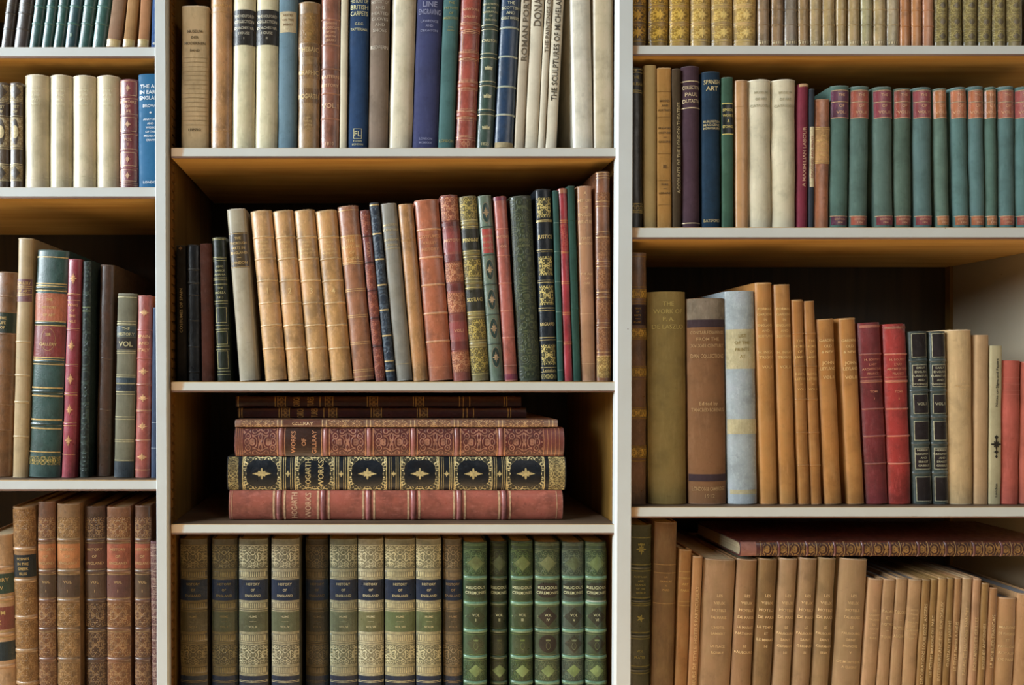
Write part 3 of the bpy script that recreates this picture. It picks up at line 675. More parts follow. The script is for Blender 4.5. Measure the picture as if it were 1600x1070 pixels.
# ---- top middle shelf
W = 'on the top middle shelf'; row = []
row.append(b('plain tan cloth book with dark lettering, first in the row', (282.5, 325, 283, 326), 8.5, '#b39463', 'cloth', ops=[('C', '#5c4a2c'), ('T', 44, 72, ['MUSEUM', 'DER', 'MODERNEN'], .5), ('T', 75, 82, ['BAND']), ('g', list(range(90, 196, 7)), .5), ('T', 198, 207, ['LEIPZIG'], .5)], g='#8d734a', dep=.28, sag=.004))
row.append(b('orange tan leather book with a plain spine', (327.5, 361, 328, 362), -45, '#b07e42', ops=[('g', [18, 205], .6), ('T', -5, 12, ['ACTS', 'THE ARCH'], .5)], g='#c99a5c'))
for i, (x, nn) in enumerate([((362.5, 396, 364, 400), 'cream vellum book with black label, beside the orange tan one'), ((397.5, 432.5, 400.5, 435), 'cream vellum book with black label, beside the blue-grey one')]):
    row.append(b(nn, x, -48, '#cdc299', 'vellum', ops=[('L', 15, 70, '#2a2620', 'leather'), ('T', 21, 38, ['THE HOLFORD', 'COLLECTION'], .6), ('T', 40, 47, ['DORCHESTER']), ('T', 48, 55, ['HOUSE']), ('T', 56, 63, ['I' if i == 0 else 'II']), ('C', '#b9b09a')], sag=.008, grp='cream vellum books with black labels'))
row.append(b('blue-grey cloth book with a small paper label', (434, 463, 436, 465), -50, '#5d7884', 'cloth', ops=[('L', 18, 50, '#b7a57e', 'suede', .44, 'paper_label'), ('T', 20, 42, ['NOTES', 'ON THE', 'PRINTS'], .5), ('C', '#7a5c3a')], sag=.006))
row.append(b('mottled tan leather book with brown patches, shorter than its neighbours', (463.8, 498.5, 465, 501), 2, '#95703c', ops=[('P', 20, 66, '#95703c', '#7a5528', 'marble', .6), ('L', 68, 88, '#7d5826'), ('L', 100, 122, '#86602c'), ('L', 138, 160, '#7d5826'), ('T', 72, 82, ['THEBAIC'], .8), ('T', 108, 118, ['GRAPHIC'], .8), ('T', 145, 155, ['HOGARTH'], .8), ('T', 180, 204, ['-', 'VIEWS', 'OF THE', 'CITY'], .5)], g='#c8a874', c2=1))
row.append(b('reddish brown ribbed book dated 1810 at its foot', (500.5, 529, 502, 533), -40, '#8a5238', ops=[('B', [30, 69, 107, 146, 185], 2.6, '#9c6448', .0014), ('g', [30, 69, 107, 146, 185], .8), ('T', 33, 66, ['ENGLISH', 'WOODCUTS', 'OF THE', 'BRITISH', 'LIBRARY'], .55), ('T', 113, 140, ['EASTERN', 'HISTORY'], .4), ('T', 158, 172, ['VOL.I'], .6), ('T', 220, 228, ['1810'], .7)], g='#d4a882'))
row.append(b('thin unlettered cream book left of the navy one', (530.5, 542, 533.5, 545), -42, '#c5b899', 'jacket', ops=[], sag=.002))
row.append(b('navy blue book about carpets with a pale foot emblem', (543, 574, 547, 578), -50, '#1f3c60', 'cloth', ops=[('T', -4, 26, ['HISTORY OF', 'BRITISH', 'CARPETS'][0:1]+['BRITISH', 'CARPETS'], .75), ('T', 33, 50, ['C.E.C.', 'TATTERSALL'], .5), ('T', 200, 218, ['FL'], .5), ('F', 201, 217, .9, .45), ('T', 218, 228, ['F.LEWIS', 'LONDON'], .6)], g='#cbc49a'))
row.append(b('grey-brown book lettered in silver, beside the navy one', (575, 606, 580, 610), -50, '#7d6a58', 'cloth', ops=[('T', -2, 52, ['HISTORY OF', 'AND', 'HEATED', 'GLOVES', 'AND', 'SHOES'], .6), ('T', 68, 80, ['REDFERN'], .5)], g='#b9ad9b', sag=.006))
row.append(b('wide marbled cream vellum book without lettering', (607, 643.5, 614.5, 653), -50, '#c9bd9e', 'vellum', ops=[], sag=.009))
row.append(b('thick navy violet cloth book about line engraving', (644.8, 684, 654, 694), -50, '#383c62', 'cloth', ops=[('T', 0, 24, ['LINE', 'ENGRAVING'], .75), ('T', 29, 51, ['LAWRENCE', 'AND', 'DEIGHTON'], .55), ('T', 213, 226, ['W&G', 'FOYLE'] if 0 else ['LONDON', 'MCMXXX'], .55)], g='#8f90ac', sag=.006))
row.append(b('slim teal cloth book with faded gilt lettering', (685, 709, 694.8, 720.5), -50, '#3f6461', 'cloth', ops=[('T', 0, 32, ['THE', 'HISTORY', 'OF', 'MEZZOTINT'], .5), ('T', 40, 50, ['CYRIL', 'DAVEN'], .5), ('T', 214, 226, ['LONDON'], .4)], g='#96925f'))
row.append(b('brick red leather book with ornamented gilt bands', (711, 744, 722, 755), -50, '#99402c', ops=[('B', [42, 86, 132, 178], 9, '#a04a30', .0014), ('g', [35, 37.5, 47, 50, 80, 82, 91, 93, 126, 128, 137, 139, 172, 174, 183, 185, 214, 218], .8), ('T', 8, 32, ['NEWTON', 'GALLERY'], .35), ('P', 219, 230, '#99402c', '#cf9d70', 'fine', .6)]+[('gb', y-2, y+2, 9) for y in (42, 86, 132, 178)]+[('F', a, q, .5, .72) for a, q in ((52, 78), (95, 124), (141, 170), (188, 212))], g='#d3a07a'))
row.append(b('dark green leather book with three gilt crowns', (744.8, 771, 757, 784), -50, '#31463a', ops=[('B', [42, 87, 131, 175], 4.5, '#2a3c32', .0016), ('g', [39, 46, 83, 90, 127, 134, 171, 179], 1), ('T', 3, 34, ['ILLUSTRATION', 'OF THE', 'LITERATURE', 'OF', 'ENGLAND'], .5), ('T', 60, 66, ['CARLTON'], .8), ('O', 106, 6, 'crown', 1), ('O', 150, 6, 'crown', 1), ('O', 199, 6, 'crown', 1), ('T', 221, 228, ['1825'], .7)], g='#c3b98f'))
row.append(b('navy blue leather book with pale bands and a worn foot', (772, 803, 786, 817), -50, '#1c3550', ops=[('B', [43, 88, 135, 179], 3.2, '#98a08c', .001), ('T', 0, 32, ['THE', 'SCOTTISH', 'AND', 'GREAT HOUSES'], .6), ('L', 222, 230.5, '#a89468', 'suede', .45, 'worn_foot')], g='#ccc8a8'))
sl = '#4a4438'
row.append(b('grey-beige paper book about Roman portraits', (803.5, 819.5, 818, 832), -50, '#b3a48a', 'jacket', ops=[('C', '#665c4c'), ('V', -44, 95, 'ROMAN PORTRAITS', 9)], sag=.002))
row.append(b('cream paper book with big lettering, third from dark gap', (820.5, 840, 832.5, 854), -50, '#cdc2a8', 'jacket', ops=[('C', '#665c4c'), ('V', -45, 41, 'DONATELLO', 12)], sag=.003))
row.append(b('thinnest cream paper book, second from the dark gap', (840.8, 851.5, 855, 865.5), -50, '#c8bda3', 'jacket', ops=[('C', '#74695a'), ('V', -44, 82, 'THE PAINTINGS OF MICHEL', 6)], sag=.002))
row.append(b('cream paper book about sculptures, beside the dark gap', (852, 870, 867, 884.5), -50, '#cdc2a8', 'jacket', ops=[('C', '#4a4438'), ('V', -36, 157, 'THE SCULPTURES OF MICHELANGELO', 9)], sag=.003))
row.append(b('soiled cream vellum book leaning, just past the dark gap', (898, 928.5, 890, 925), -50, '#c9c2ad', 'vellum', ops=[], sag=.007))
row.append(b('beige vellum book, last before the upright', (929.3, 960, 926.5, 960), -45, '#b5a582', 'vellum', ops=[], sag=.006))
place_row(230.5, .012, row, W, 'x')

# ---- second middle shelf
W = 'on the second middle shelf'; row = []
row.append(b('black book with upright gilt lettering about costumes of Spain', (276, 291.5, 275, 289.5), 383, '#1c1712', 'cloth', ops=[('V', 444, 526, 'COSTUMES OF SPAIN', 4.2), ('C', '#a08858'), ('O', 388, 3, 'diamond')], g='#7d5a38'))
row.append(b('blackish book with faint ribs, beside the costume book', (292, 312.5, 291, 311), 381.7, '#181a1c', ops=[('B', [421, 442, 460, 500, 541, 581], 3, None, .001), ('g', [420, 441], .6)], g='#5a5c58'))
row.append(b('dark red-brown book with a plain spine', (314, 335, 312, 330), 380, '#46200f', 'suede', ops=[]))
dg = [('g', [372, 374, 402, 404, 407, 434, 437, 444, 470, 474, 508, 514, 541, 546, 580, 585], .9), ('T', 413, 432, ['VIEWS', 'GREECE', 'ALBANIA'], .5), ('T', 446, 468, ['THE', 'MOREA', '1813'], .5), ('F', 480, 504, .8, .8), ('F', 517, 538, .8, .8), ('F', 548, 576, .8, .8)]
row.append(b('slim dark green book with fine gilt ruled panels', (337.5, 361, 331.5, 351), 370, '#1d2416', ops=dg, g='#a8a070'))
row.append(b('grey-cream vellum book with brown label, leaning apart', (374.5, 402.5, 352.5, 383), 325.5, '#a79c82', 'vellum', ops=[('L', 363, 418, '#4d3c20'), ('T', 368, 414, ['THE', 'THOROUGH', 'ARTS IN', 'ENGLAND', '-', 'LONDON'], .55), ('g', [364.5, 417], .8)], sag=.006))
for i, (x, y) in enumerate([((413.5, 448, 390, 423.5), 328), ((450, 481.5, 424.7, 457.6), 328), ((482.6, 516, 458.2, 490.8), 327), ((517, 551, 491.3, 526), 327.7)]):
    nn = ['ribbed tan volume numbered one, beside the leaning vellum book', 'ribbed tan volume numbered two', 'ribbed tan volume numbered three', 'ribbed tan volume numbered four, beside the orange labelled book'][i]
    row.append(b(nn, x, y, ['#bd8f52', '#bb8b4c', '#b98a4a', '#ba8845'][i], ops=[('B', [370, 404, 438, 473, 508, 544], 3.2, '#c79f66', .0016), ('T', 375, 398, ['FRANCIS', 'THE', 'CATHEDRAL', 'ANTIQUITIES'], .5), ('T', 448, 460, [str(i+1)], .8), ('g', [331, 590], .5)], g='#dcbc84', grp='four numbered tan volumes'))
row.append(b('taller reddish tan book with an orange label', (552, 585.8, 527, 559), 320.7, '#97603a', ops=[('L', 367, 411, '#b97a2e'), ('g', [328, 368, 409, 412, 451, 454, 492, 495, 534, 537, 577, 580, 588], .9), ('T', 371, 408, ['THE', 'COSTUME', 'OF', 'CHINA'], .55)], g='#d6ae74'))
row.append(b('narrow maroon embossed book beside the marbled one', (586.6, 603, 562.5, 577), 327.7, '#713228', ops=[('B', [369, 410, 454, 497, 541], 2.6, '#45201c', .0012), ('P', 332, 365, '#7a3b2c', '#a8684a', 'dense', .5), ('P', 414, 450, '#7a3b2c', '#a8684a', 'dense', .5), ('P', 458, 493, '#7a3b2c', '#a8684a', 'dense', .5), ('P', 501, 537, '#7a3b2c', '#a8684a', 'dense', .5), ('P', 545, 590, '#7a3b2c', '#a8684a', 'dense', .5), ('V', 374, 406, 'VIEWS', 5)], g='#b98468'))
row.append(b('narrow blue-black marbled book with gilt bands', (604, 618.5, 577, 592), 316, '#27323f', ops=[('P', 320, 590, '#27323f', '#57636c', 'marble', .45), ('g', [320, 365, 405, 445, 484, 524, 564, 579], 2.2)], g='#cdb27c'))
row.append(b('smooth grey book with three lines of gilt lettering', (619.5, 645, 593, 620), 317, '#827e72', 'vellum', ops=[('T', 347, 386, ['MODERN', 'FURNITURE', '-', 'INTERIOR', 'DESIGN'], .5), ('g', [388, 568], .8)], g='#b9a67c', sag=.007))
row.append(b('scuffed ochre leather book beside the smooth grey one', (645.6, 670, 622, 645), 318, '#a8753a', ops=[('g', [374, 376], .5)], g='#bd8a4c'))
row.append(b('broad orange-red ribbed leather book', (670.8, 708, 646.5, 686), 311, '#a85c34', ops=[('B', [358, 401.5, 444.5, 489, 533], 3.6, '#c68c60', .0018), ('T', 364, 394, ['COSTUMES', 'VALLEY', 'HISTORY'], .5), ('g', [573], .6)], g='#cf9468', sag=.008))
row.append(b('red leather book with embossed panels and dark bands', (709.5, 736.5, 687, 716), 303.7, '#884434', ops=[('P', 308, 344, '#93503a', '#c08a62', 'dense', .7), ('L', 347, 353, '#6b2d25'), ('L', 356, 393, '#8c3c34'), ('L', 397, 407, '#6b2d25'), ('P', 410, 440, '#99583c', '#c08a62', 'dense', .7), ('L', 443, 454, '#6b2d25'), ('P', 457, 488, '#99583c', '#c08a62', 'dense', .7), ('L', 491, 501, '#74352a'), ('L', 503, 530, '#8c3c34'), ('L', 533, 545, '#6b2d25'), ('P', 549, 581, '#99583c', '#c08a62', 'dense', .7), ('B', [345, 408, 441, 489, 546], 2.2, '#6b2d25', .0012), ('T', 370, 380, ['HISTORY'], .5), ('T', 510, 522, ['VOL.I'], .4)], g='#cf9a74'))
row.append(b('olive and gold ornate book with black bands', (737.3, 766, 718, 744.5), 305.4, '#6e6236', ops=[('P', 308, 342, '#5f5630', '#b8a050', 'dense', .8), ('L', 357, 390, '#2e2c20'), ('P', 405, 432, '#6a5c30', '#b8a050', 'dense', .8), ('L', 452, 485, '#2e2c20'), ('P', 499, 530, '#6a5c30', '#b8a050', 'dense', .8), ('P', 543, 582, '#6a5c30', '#b8a050', 'dense', .8), ('g', [344, 354, 392, 401, 435, 449, 487, 496, 532, 541, 584], 1), ('T', 371, 378, ['PENNANT'], .9), ('T', 464, 471, ['SCOTLAND'], .9), ('B', [349, 396, 441, 491, 537], 5, '#85773c', .0012)], g='#c9b470'))
ov = []
for y in (332, 421, 468, 513, 558): ov += [('D', y, 15, 'oval', '#24372f', .62), ('R', y, 16, 'oval', .62), ('O', y, 9, 'tall', .9)]
row.append(b('grey-green book with dark ovals and a red label', (766.8, 788.3, 746, 768.5), 304.4, '#5c6b57', ops=ov+[('B', [354, 398, 444, 491, 537], 2.4, '#33443a', .0012), ('L', 357, 395, '#a33a2c', 'leather', .36), ('T', 364, 392, ['BRITISH', 'RURAL', 'SPORTS'], .4)], g='#a88c6a'))
row.append(b('rose pink ribbed book with a slim spine', (789.3, 810, 771.5, 792), 306, '#a1513f', ops=[('B', [357, 399, 442, 485, 527, 571], 2.4, '#b4674f', .001), ('L', 306, 313, '#7c2838'), ('L', 584, 593, '#7c2c3c'), ('T', 362, 392, ['SKETCHES', 'ON'], .3)], g='#cf9a78'))
row.append(b('wide dark green embossed book', (812.5, 845.8, 796.8, 832), 305, '#343c2a', ops=[('P', 310, 590, '#323a28', '#585c3c', 'scroll', .55), ('T', 370, 388, ['IRISH', 'ALBUM'], .5)], g='#6e704c', sag=.009))
nv = [('P', 308, 340, '#3e3c26', '#cbb56c', 'dense', .85, .42), ('P', 400, 430, '#3e3c26', '#cbb56c', 'dense', .85, .42), ('P', 446, 476, '#3e3c26', '#cbb56c', 'dense', .85, .42), ('P', 538, 570, '#3e3c26', '#cbb56c', 'dense', .85, .42), ('g', [344, 346, 390, 393, 438, 441, 481, 485, 527, 531, 574, 581], 1), ('B', [342, 392, 439, 483, 529], 3.2, '#141a20', .0014), ('P', 584, 592, '#3e3c26', '#cbb56c', 'fine', .85), ('T', 366, 373, ['JUSTICE'], .9), ('T', 503, 509, ['ENGRAVED'], .9), ('T', 575, 581, ['London'], .8)]
row.append(b('black leather book with square gilt ornament panels', (847, 871, 836, 862.5), 294.7, '#161c22', ops=nv, g='#c4ae74'))
row.append(b('very thin teal book left of the bright red one', (872, 881.5, 864, 873), 297, '#2b5048', 'cloth', ops=[('g', [348, 393, 440, 487, 533, 578], .8)], g='#7d9484'))
row.append(b('thin bright red book with gilt bands', (882.3, 896, 873.4, 886), 293.6, '#97222a', ops=[('g', [344, 347, 393, 395, 440, 443, 488, 491, 534, 537], 1.2), ('P', 350, 390, '#97222a', '#c07a58', 'fine', .5), ('L', 293.6, 302, '#a8623c')], g='#c4824e'))
row.append(b('thin dark green book right of the bright red one', (896.8, 908.3, 886.5, 898.5), 290, '#24463a', 'cloth', ops=[('B', [344, 388, 437, 482, 529], 2, None, .0008)], g='#5a7a68'))
row.append(b('pinkish tan book lettered near its head', (910, 932, 900.5, 928), 290, '#a5744e', 'vellum', ops=[('T', 296, 352, ['A', 'HISTORY', 'OF', 'ENGLISH', 'FURNITURE'], .5), ('T', 368, 384, ['PERCY', 'MACQUOID'], .5), ('T', 424, 446, ['THE AGE', 'OF', 'OAK'], .5), ('g', [490, 568], .5)], g='#d6b184', sag=.006))
row.append(b('tallest brown book tooled in gilt, against the upright', (934, 955.5, 930, 955), 267.4, '#7a4a2a', 'leather', ops=[('P', 300, 318, '#7a4a2a', '#a87c50', 'fine', .4), ('P', 368, 404, '#7a4a2a', '#a87c50', 'fine', .5), ('P', 420, 452, '#7a4a2a', '#a87c50', 'fine', .5), ('P', 468, 498, '#7a4a2a', '#a87c50', 'fine', .5), ('P', 512, 546, '#7a4a2a', '#a87c50', 'fine', .5), ('P', 556, 590, '#8d6a34', '#c9a862', 'fine', .7), ('B', [318, 366, 412, 460, 508], 4, None, .0012), ('g', [270, 274, 278, 314, 322, 362, 370, 408, 416, 456, 464, 504, 512, 550, 556], .9)], g='#c9a06c', e=-.004))
place_row(596.3, .022, row, W, 'x')

# ---- third middle shelf : books lying in a pile
W = 'on the third middle shelf'
E = .032
zc = Z(819)+.0012
def up(y, e): return (VY-y)*(D+e)/F_PX
ops = [('B', [(426+446)/2, 505, 576, 646.5, 718, 788.5], 8, '#94504a', .0028)]
for c_ in (436, 505, 576, 646.5, 718, 788.5): ops.append(('g', [c_-8.5, c_+8.5], 3))
ops += [('g', [437-9, 362, 870], 1)]
ops += [('T', 449, 492, ['HOGARTH', 'WORKS'], .46), ('C', '#dcb08c')]
zt = place_flat(357, 880, 766.5, 812, E, b('salmon red leather folio, lowest of the pile', None, 0, '#a5533c', ops=ops, g='#d8b088', sag=.008), W, zc)
ops = [('P', 356, 372, '#4a3e24', '#c8b070', 'fine', .8), ('L', 372, 378, '#10151c'), ('L', 852, 858, '#10151c'), ('P', 858, 883, '#5a4c2c', '#d4bc7c', 'fine', .9)]
cs = [(378, 440), (460, 523), (543, 605), (625, 687), (709, 770), (791, 852)]
for i, (a, q) in enumerate(cs):
    m_ = (a+q)/2
    ops += [('P', a, q, '#3c3a2c', '#d8c48c', 'dense', 1.0), ('g', [a+1, q-1], 1.4), ('D', m_, 24, 'oct', '#10161d', .86)]
    if i == 1: ops += [('T', 471, 511, ['HOGARTH', 'WORKS'], .46)]
    else: ops += [('O', m_, 11.5, 'rosette', .8), ('O', m_, 15, 'diamond', .28), ('D', m_, 4, 'dot', '#10161d', 1)]
for a, q in [(440, 460), (523, 543), (605, 625), (687, 709), (770, 791)]:
    m_ = (a+q)/2; ops += [('g', [a+3, a+6, q-6, q-3], .8), ('O', m_, 5, 'rosette', 1)]
zt = place_flat(354, 885, 713.5, 766, E, b('thick black folio richly tooled with gilt frames and rosettes', None, 0, '#141a20', ops=ops, g='#cdb880', sag=.009), W, zt+.0010)
bd = [439, 508.6, 577, 646, 714, 783]
ops = [('B', bd, 7, '#96564a', .0026), ('L', 445, 502, '#3c241a')]
for a, q in [(380, 433), (514, 572), (583, 640), (652, 708), (720, 777), (790, 848)]: ops.append(('P', a, q, '#5e2a26', '#b07f64', 'scroll', .7, .44))
for y in bd: ops.append(('g', [y-6, y+6], 1.2))
ops += [('g', [369, 372, 375, 378, 850, 856, 862, 868, 874], .7), ('T', 450, 499, ['WORKS', 'OF', 'GILLRAY'], .45)]
zt = place_flat(366, 882, 668.5, 713.5, E, b('reddish brown folio with scrolling gilt panels and brown label', None, 0, '#6e342c', ops=ops, g='#c98e66', sag=.008), W, zt+.0010)
ops = [('P', a, q, '#84604c', '#c8a274', 'dense', .7) for a, q in [(376, 430), (512, 568), (584, 638), (652, 704), (722, 774), (790, 850)]] + [('g', [434, 440, 504, 510, 573, 579, 642, 648, 710, 716, 779, 785, 858, 864], 2), ('L', 443, 502, '#6b4030'), ('V', 450, 496, 'GILLRAY', 5, -1)]
zt = place_flat(367, 872, 657, 668.5, E, b('thin pinkish tan folio with a gilt spine', None, 0, '#8d6a56', ops=ops, g='#d2b48c'), W, zt+.0010)
for (xl, xr, h_, nn, off) in [(371, 823, 16, 'dark red book, second from the top of the pile', 0), (368, 815, 17, 'dark red book, topmost of the pile', -6)]:
    ops = [('g', [374+off, 378+off, 436+off, 440+off, 452+off, 506+off, 514+off, 526+off, 580+off, 584+off, 596+off, 652+off, 656+off, 668+off, 724+off, 730+off, 740+off, 794+off, 798+off], 1.4), ('T', 458+off, 502+off, ['CARICA', 'TURES'], .5), ('P', 441+off, 451+off, '#3a1412', '#a8803c', 'fine', .9), ('P', 515+off, 525+off, '#3a1412', '#a8803c', 'fine', .9), ('P', 585+off, 595+off, '#3a1412', '#a8803c', 'fine', .9), ('P', 657+off, 667+off, '#3a1412', '#a8803c', 'fine', .9)]
    e2 = .074; k2 = (D+e2)/F_PX
    zt = place_flat(xl, xr, 0, h_, e2, b(nn, None, 0, '#3a1513', ops=ops, g='#b08a48'), W, zt+.0010)

# ---- lowest middle shelf
W = 'on the lowest middle shelf'; row = []
nm = ['first olive history volume, against the case side', 'shadowed olive history volume, second in its set', 'third olive history volume, with a torn green panel', 'fourth olive history volume, before the set-back narrow one',
      'darkest olive history volume, set back between its neighbours', 'olive history volume just after the set-back one', 'palest olive history volume with a chipped navy label', 'wide olive history volume after the chipped label one', 'last wide olive history volume in the set', 'narrow brown-edged history volume beside the green books']
xs_ = [(280, 322.6), (329.6, 370), (372, 417.7), (423, 467), (477, 513), (514.7, 558), (558.8, 599.5), (601, 649), (650, 690), (692.6, 723)]
cl = ['#4a3f26', '#443d28', '#615f49', '#67624d', '#352e1f', '#5a5c47', '#7f7a5f', '#747054', '#747054', '#544933']
for i, (a, q) in enumerate(xs_):
    y = 842; c = cl[i]; gd = ['#7d6d46', '#756843', '#b3ad8c', '#b3aa8a', '#5e5034', '#a39f80', '#c9c2a0', '#bfb58c', '#bfb58c', '#877252'][i]
    gp = ['#423a1d', '#343a21', '#474e34', '#485036', '#2c281c', '#454f38', '#595b36', '#4c5b34', '#4c5b34', '#413624'][i]
    ops = [('P', 853, 887, c, gd, 'leaf', .9), ('P', 1008, 1038, c, gd, 'leaf', .9), ('L', 905.5, 938, '#0c2038'), ('L', 955, 987, gp),
           ('g', [852, 890, 892, 903, 905, 939, 941, 952, 955, 988, 990, 1003, 1006, 1039, 1041, 1053, 1055], 1.1), ('gb', 893.5, 901, 13), ('gb', 942.5, 950, 13), ('gb', 992, 1001, 13), ('gb', 1043, 1051, 13),
           ('T', 908, 935, ['HISTORY', 'OF', 'ENGLAND'], .45), ('T', 959, 983, ['HUME', '-', 'VOL.'+['I', 'II', 'III', 'IV', 'V', 'VI', 'VII', 'VIII', 'IX', 'X'][i]], .45), ('L', 1056, 1140, '#0c2038', 'leather', .495, 'foot_panel'), ('g', [1064, 1066], .8),
           ('B', [898, 946, 997, 1047], 11, c, .0008)]
    row.append(b(nm[i], (a+1, q+.5, a, q), y, c, ops=ops, g=gd, e=(.014 if i in (0, 1) else .03 if i == 4 else .01 if i == 9 else 0), sag=.008, grp='olive history volumes'))
nm = ['first green ribbed volume, beside the narrow brown-edged history', 'narrow dark green ribbed volume, set back', 'third green ribbed volume with large gilt diamond', 'fourth green ribbed volume with dark volume diamond and crowned letter', 'fifth green ribbed volume of its set', 'last green ribbed volume, with a white scrape, beside the upright']
for i, (a, q) in enumerate([(725, 762), (766, 794), (799, 834), (837, 876), (879.6, 914), (916, 950)]):
    c = ['#2b4428', '#1e2818', '#283c20', '#32432b', '#334337', '#2e442c'][i]; g_ = ['#6d8355', '#4c5631', '#667941', '#7c835b', '#737f64', '#738356'][i]
    lb = ['#28381f', '#232c1a', '#2c3c20', '#2c2620', '#2c3026', '#2c3024'][i]
    bd = [903, 943, 986, 1027, 1067]
    ops = [('B', bd, 5.5, '#5d8463' if i != 1 else '#3d5030', .0026), ('P', 860, 898, c, g_, 'dense', .35), ('D', 880, 12, 'diamond', ['#5b6a39', '#3d4929', '#606e36', '#676e42', '#4f5f3f', '#566938'][i], 1.1), ('R', 880, 13.5, 'diamond', 1.1), ('g', [850, 852, 858, 899, 907, 939, 947, 981, 991, 1023, 1032], .7),
           ('D', 922, 11.5, 'oct', lb, 1.35), ('T', 914, 930, ['RELIGIOUS', 'CEREMONIES'], .6), ('D', 964, 15, 'diamond', lb, 1.0), ('R', 964, 16.5, 'diamond', 1), ('T', 957, 972, ['VOL', ['I', 'II', 'III', 'IV', 'V', 'VI'][i]], .6),
           ('D', 1006, 14, 'dot' if i in (3, 2) else 'diamond', lb, 1.0), ('R', 1009, 5.5, 'oval', 1), ('O', 1000, 3, 'crown', 1.2), ('P', 1034, 1062, c, g_, 'dense', .35), ('D', 1048, 10, 'diamond', '#6c8446', 1.1), ('C', '#b9bd98')]
    if i == 5: ops.append(('L', 938.5, 942, '#c9c4b4', 'suede', .45, 'scraped_edge'))
    row.append(b(nm[i], (a+(1.5 if i == 1 else 0), q, a, q), 847 if i in (0, 3, 4, 5) else 845.5, c, ops=ops, g=g_, sag=.009, e=.016 if i == 1 else 0, grp='green ribbed volumes'))
place_row(1150, .03, row, W, 'x')

# ---- top right shelf
W = 'on the top right shelf'; row = []
xs_ = [(981, 1012), (1015.5, 1046.5), (1048, 1080), (1081.6, 1112.6), (1114, 1147.5), (1149, 1184)]
for i, (a, q) in enumerate(xs_):
    c = ['#7a5a1a', '#95701f', '#a8822e', '#b08c40', '#b5914a', '#bc9850'][i]; g_ = ['#d9a83c', '#dcae44', '#dcb452', '#d8b666', '#dcbc6c', '#e0c074'][i]
    ops = [('B', [-20, 9, 36], 2.6, None, .0008), ('g', [-22, -17, 6.5, 12, 33, 39, 64], .8)]
    for y in (-5, 23, 50.5): ops += [('P', y-10, y+10, c, g_, 'dense', .75-.07*i), ('O', y, 9, 'fleuron', 1)]
    row.append(b(['ornate gilt book half behind the upright, first in the row', 'second ornate gilt book from the upright, with dark tooling', 'third ornate gilt book from the upright', 'fourth ornate gilt book from the upright', 'fifth ornate gilt book from the upright, paler', 'palest ornate gilt book, beside the thin brown ones'][i], (a, q, a, q), -70, c, ops=ops, g=g_, sag=.008, grp='ornate gilt books'))
xs_ = [(1186, 1204.5), (1207, 1226.5), (1227.5, 1247.5), (1249, 1266), (1267, 1286), (1287, 1307), (1308.6, 1325), (1327, 1345.8), (1347, 1365.5), (1367, 1386.5), (1388, 1407.5)]
cc = ['#846844', '#8d6c40', '#80705a', '#8d6e3e', '#a08654', '#a68a52', '#9c8048', '#a08550', '#9c9060', '#a68c56', '#9d8a64']
for i, (a, q) in enumerate(xs_):
    row.append(b('thin brown gilt-footed book, %s after the ornate ones' % ORD[i], (a, q, a, q), -70, cc[i], ops=[('B', [-10, 14, 38], 2.8, None, .001), ('gb', 64.5, 68.5, 5), ('g', [63], .5)], g='#d0bc94', sag=.005, grp='thin brown ribbed books with gilt feet'))
for i, (a, q) in enumerate([(1408.5, 1424), (1426, 1442.3), (1443.6, 1461)]):
    row.append(b('thin orange tan book, %s before the patterned green-brown ones' % ['third', 'second', 'first'][i], (a, q, a, q), -70, ['#a5682e', '#ad7134', '#a86f44'][i], ops=[('B', [-9, 15.5, 40.5], 2.6, None, .001)], sag=.004, grp='thin orange tan books'))
for i, (a, q) in enumerate([(1463, 1483.5), (1485, 1506), (1508, 1530), (1531.6, 1552.5), (1554, 1574.5), (1576.6, 1601)]):
    c = '#7d6c3c'; ops = [('P', -60, 64, c, '#a5945c', 'dense', .55), ('B', [-12, 22, 46], 2.4, None, .0008), ('g', [20, 24, 44, 48, 64], .6)]
    for y in (8, 34, 56): ops += [('R', y, 8, 'oval', 1.2), ('D', y, 5, 'diamond', '#5c4c28', 1.1)]
    row.append(b('patterned green-brown book, %s after the orange tan ones' % ORD[i], (a, q, a, q), -70, c, ops=ops, g='#a9985e', sag=.006, grp='patterned green-brown books'))
place_row(70.5, .012, row, W, 'x')

# ---- second right shelf
W = 'on the second right shelf'; row = []
row.append(b('blackish brown book with gilt bands, half behind the upright', (980, 1006, 980, 1006), 104.7, '#2a2418', ops=[('g', [108, 113, 141, 144, 318, 322, 329, 332], 1.1), ('T', 115, 136, ['THE', 'HARLEIAN'], .5), ('P', 319, 331, '#2a2418', '#a08c50', 'fine', .8), ('O', 110, 3, 'fleuron')], g='#a08c50'))
row.append(b('plain pale cream-brown book, tallest beside the upright', (1007, 1027, 1007, 1027), 101, '#a88c52', 'jacket', ops=[], sag=.004))
row.append(b('ochre yellow book with rows of small dark lettering', (1027.5, 1050.5, 1027.5, 1049.5), 105, '#a8782c', 'cloth', ops=[('C', '#4c3614'), ('T', 154, 176, ['MODES', 'AND', 'PORTRAITS'], .5), ('T', 197, 225, ['FRANCAIS', 'COSTUME', '-', 'GALLERIE'], .5), ('T', 255, 265, ['III'], .6), ('T', 285, 305, ['PARIS', '-', 'LIBRAIRIE'], .5), ('g', [143, 183, 240, 282, 320], .5)], g='#6e5020', sag=.002))
row.append(b('dark brown book lettered upwards about London theatres', (1051, 1066, 1051, 1064.5), 106.6, '#45351f', 'cloth', ops=[('V', 160, 302, 'ACCOUNTS OF THE LONDON THEATRES', 5, 1, .15)], g='#ad9a70', sag=.003))
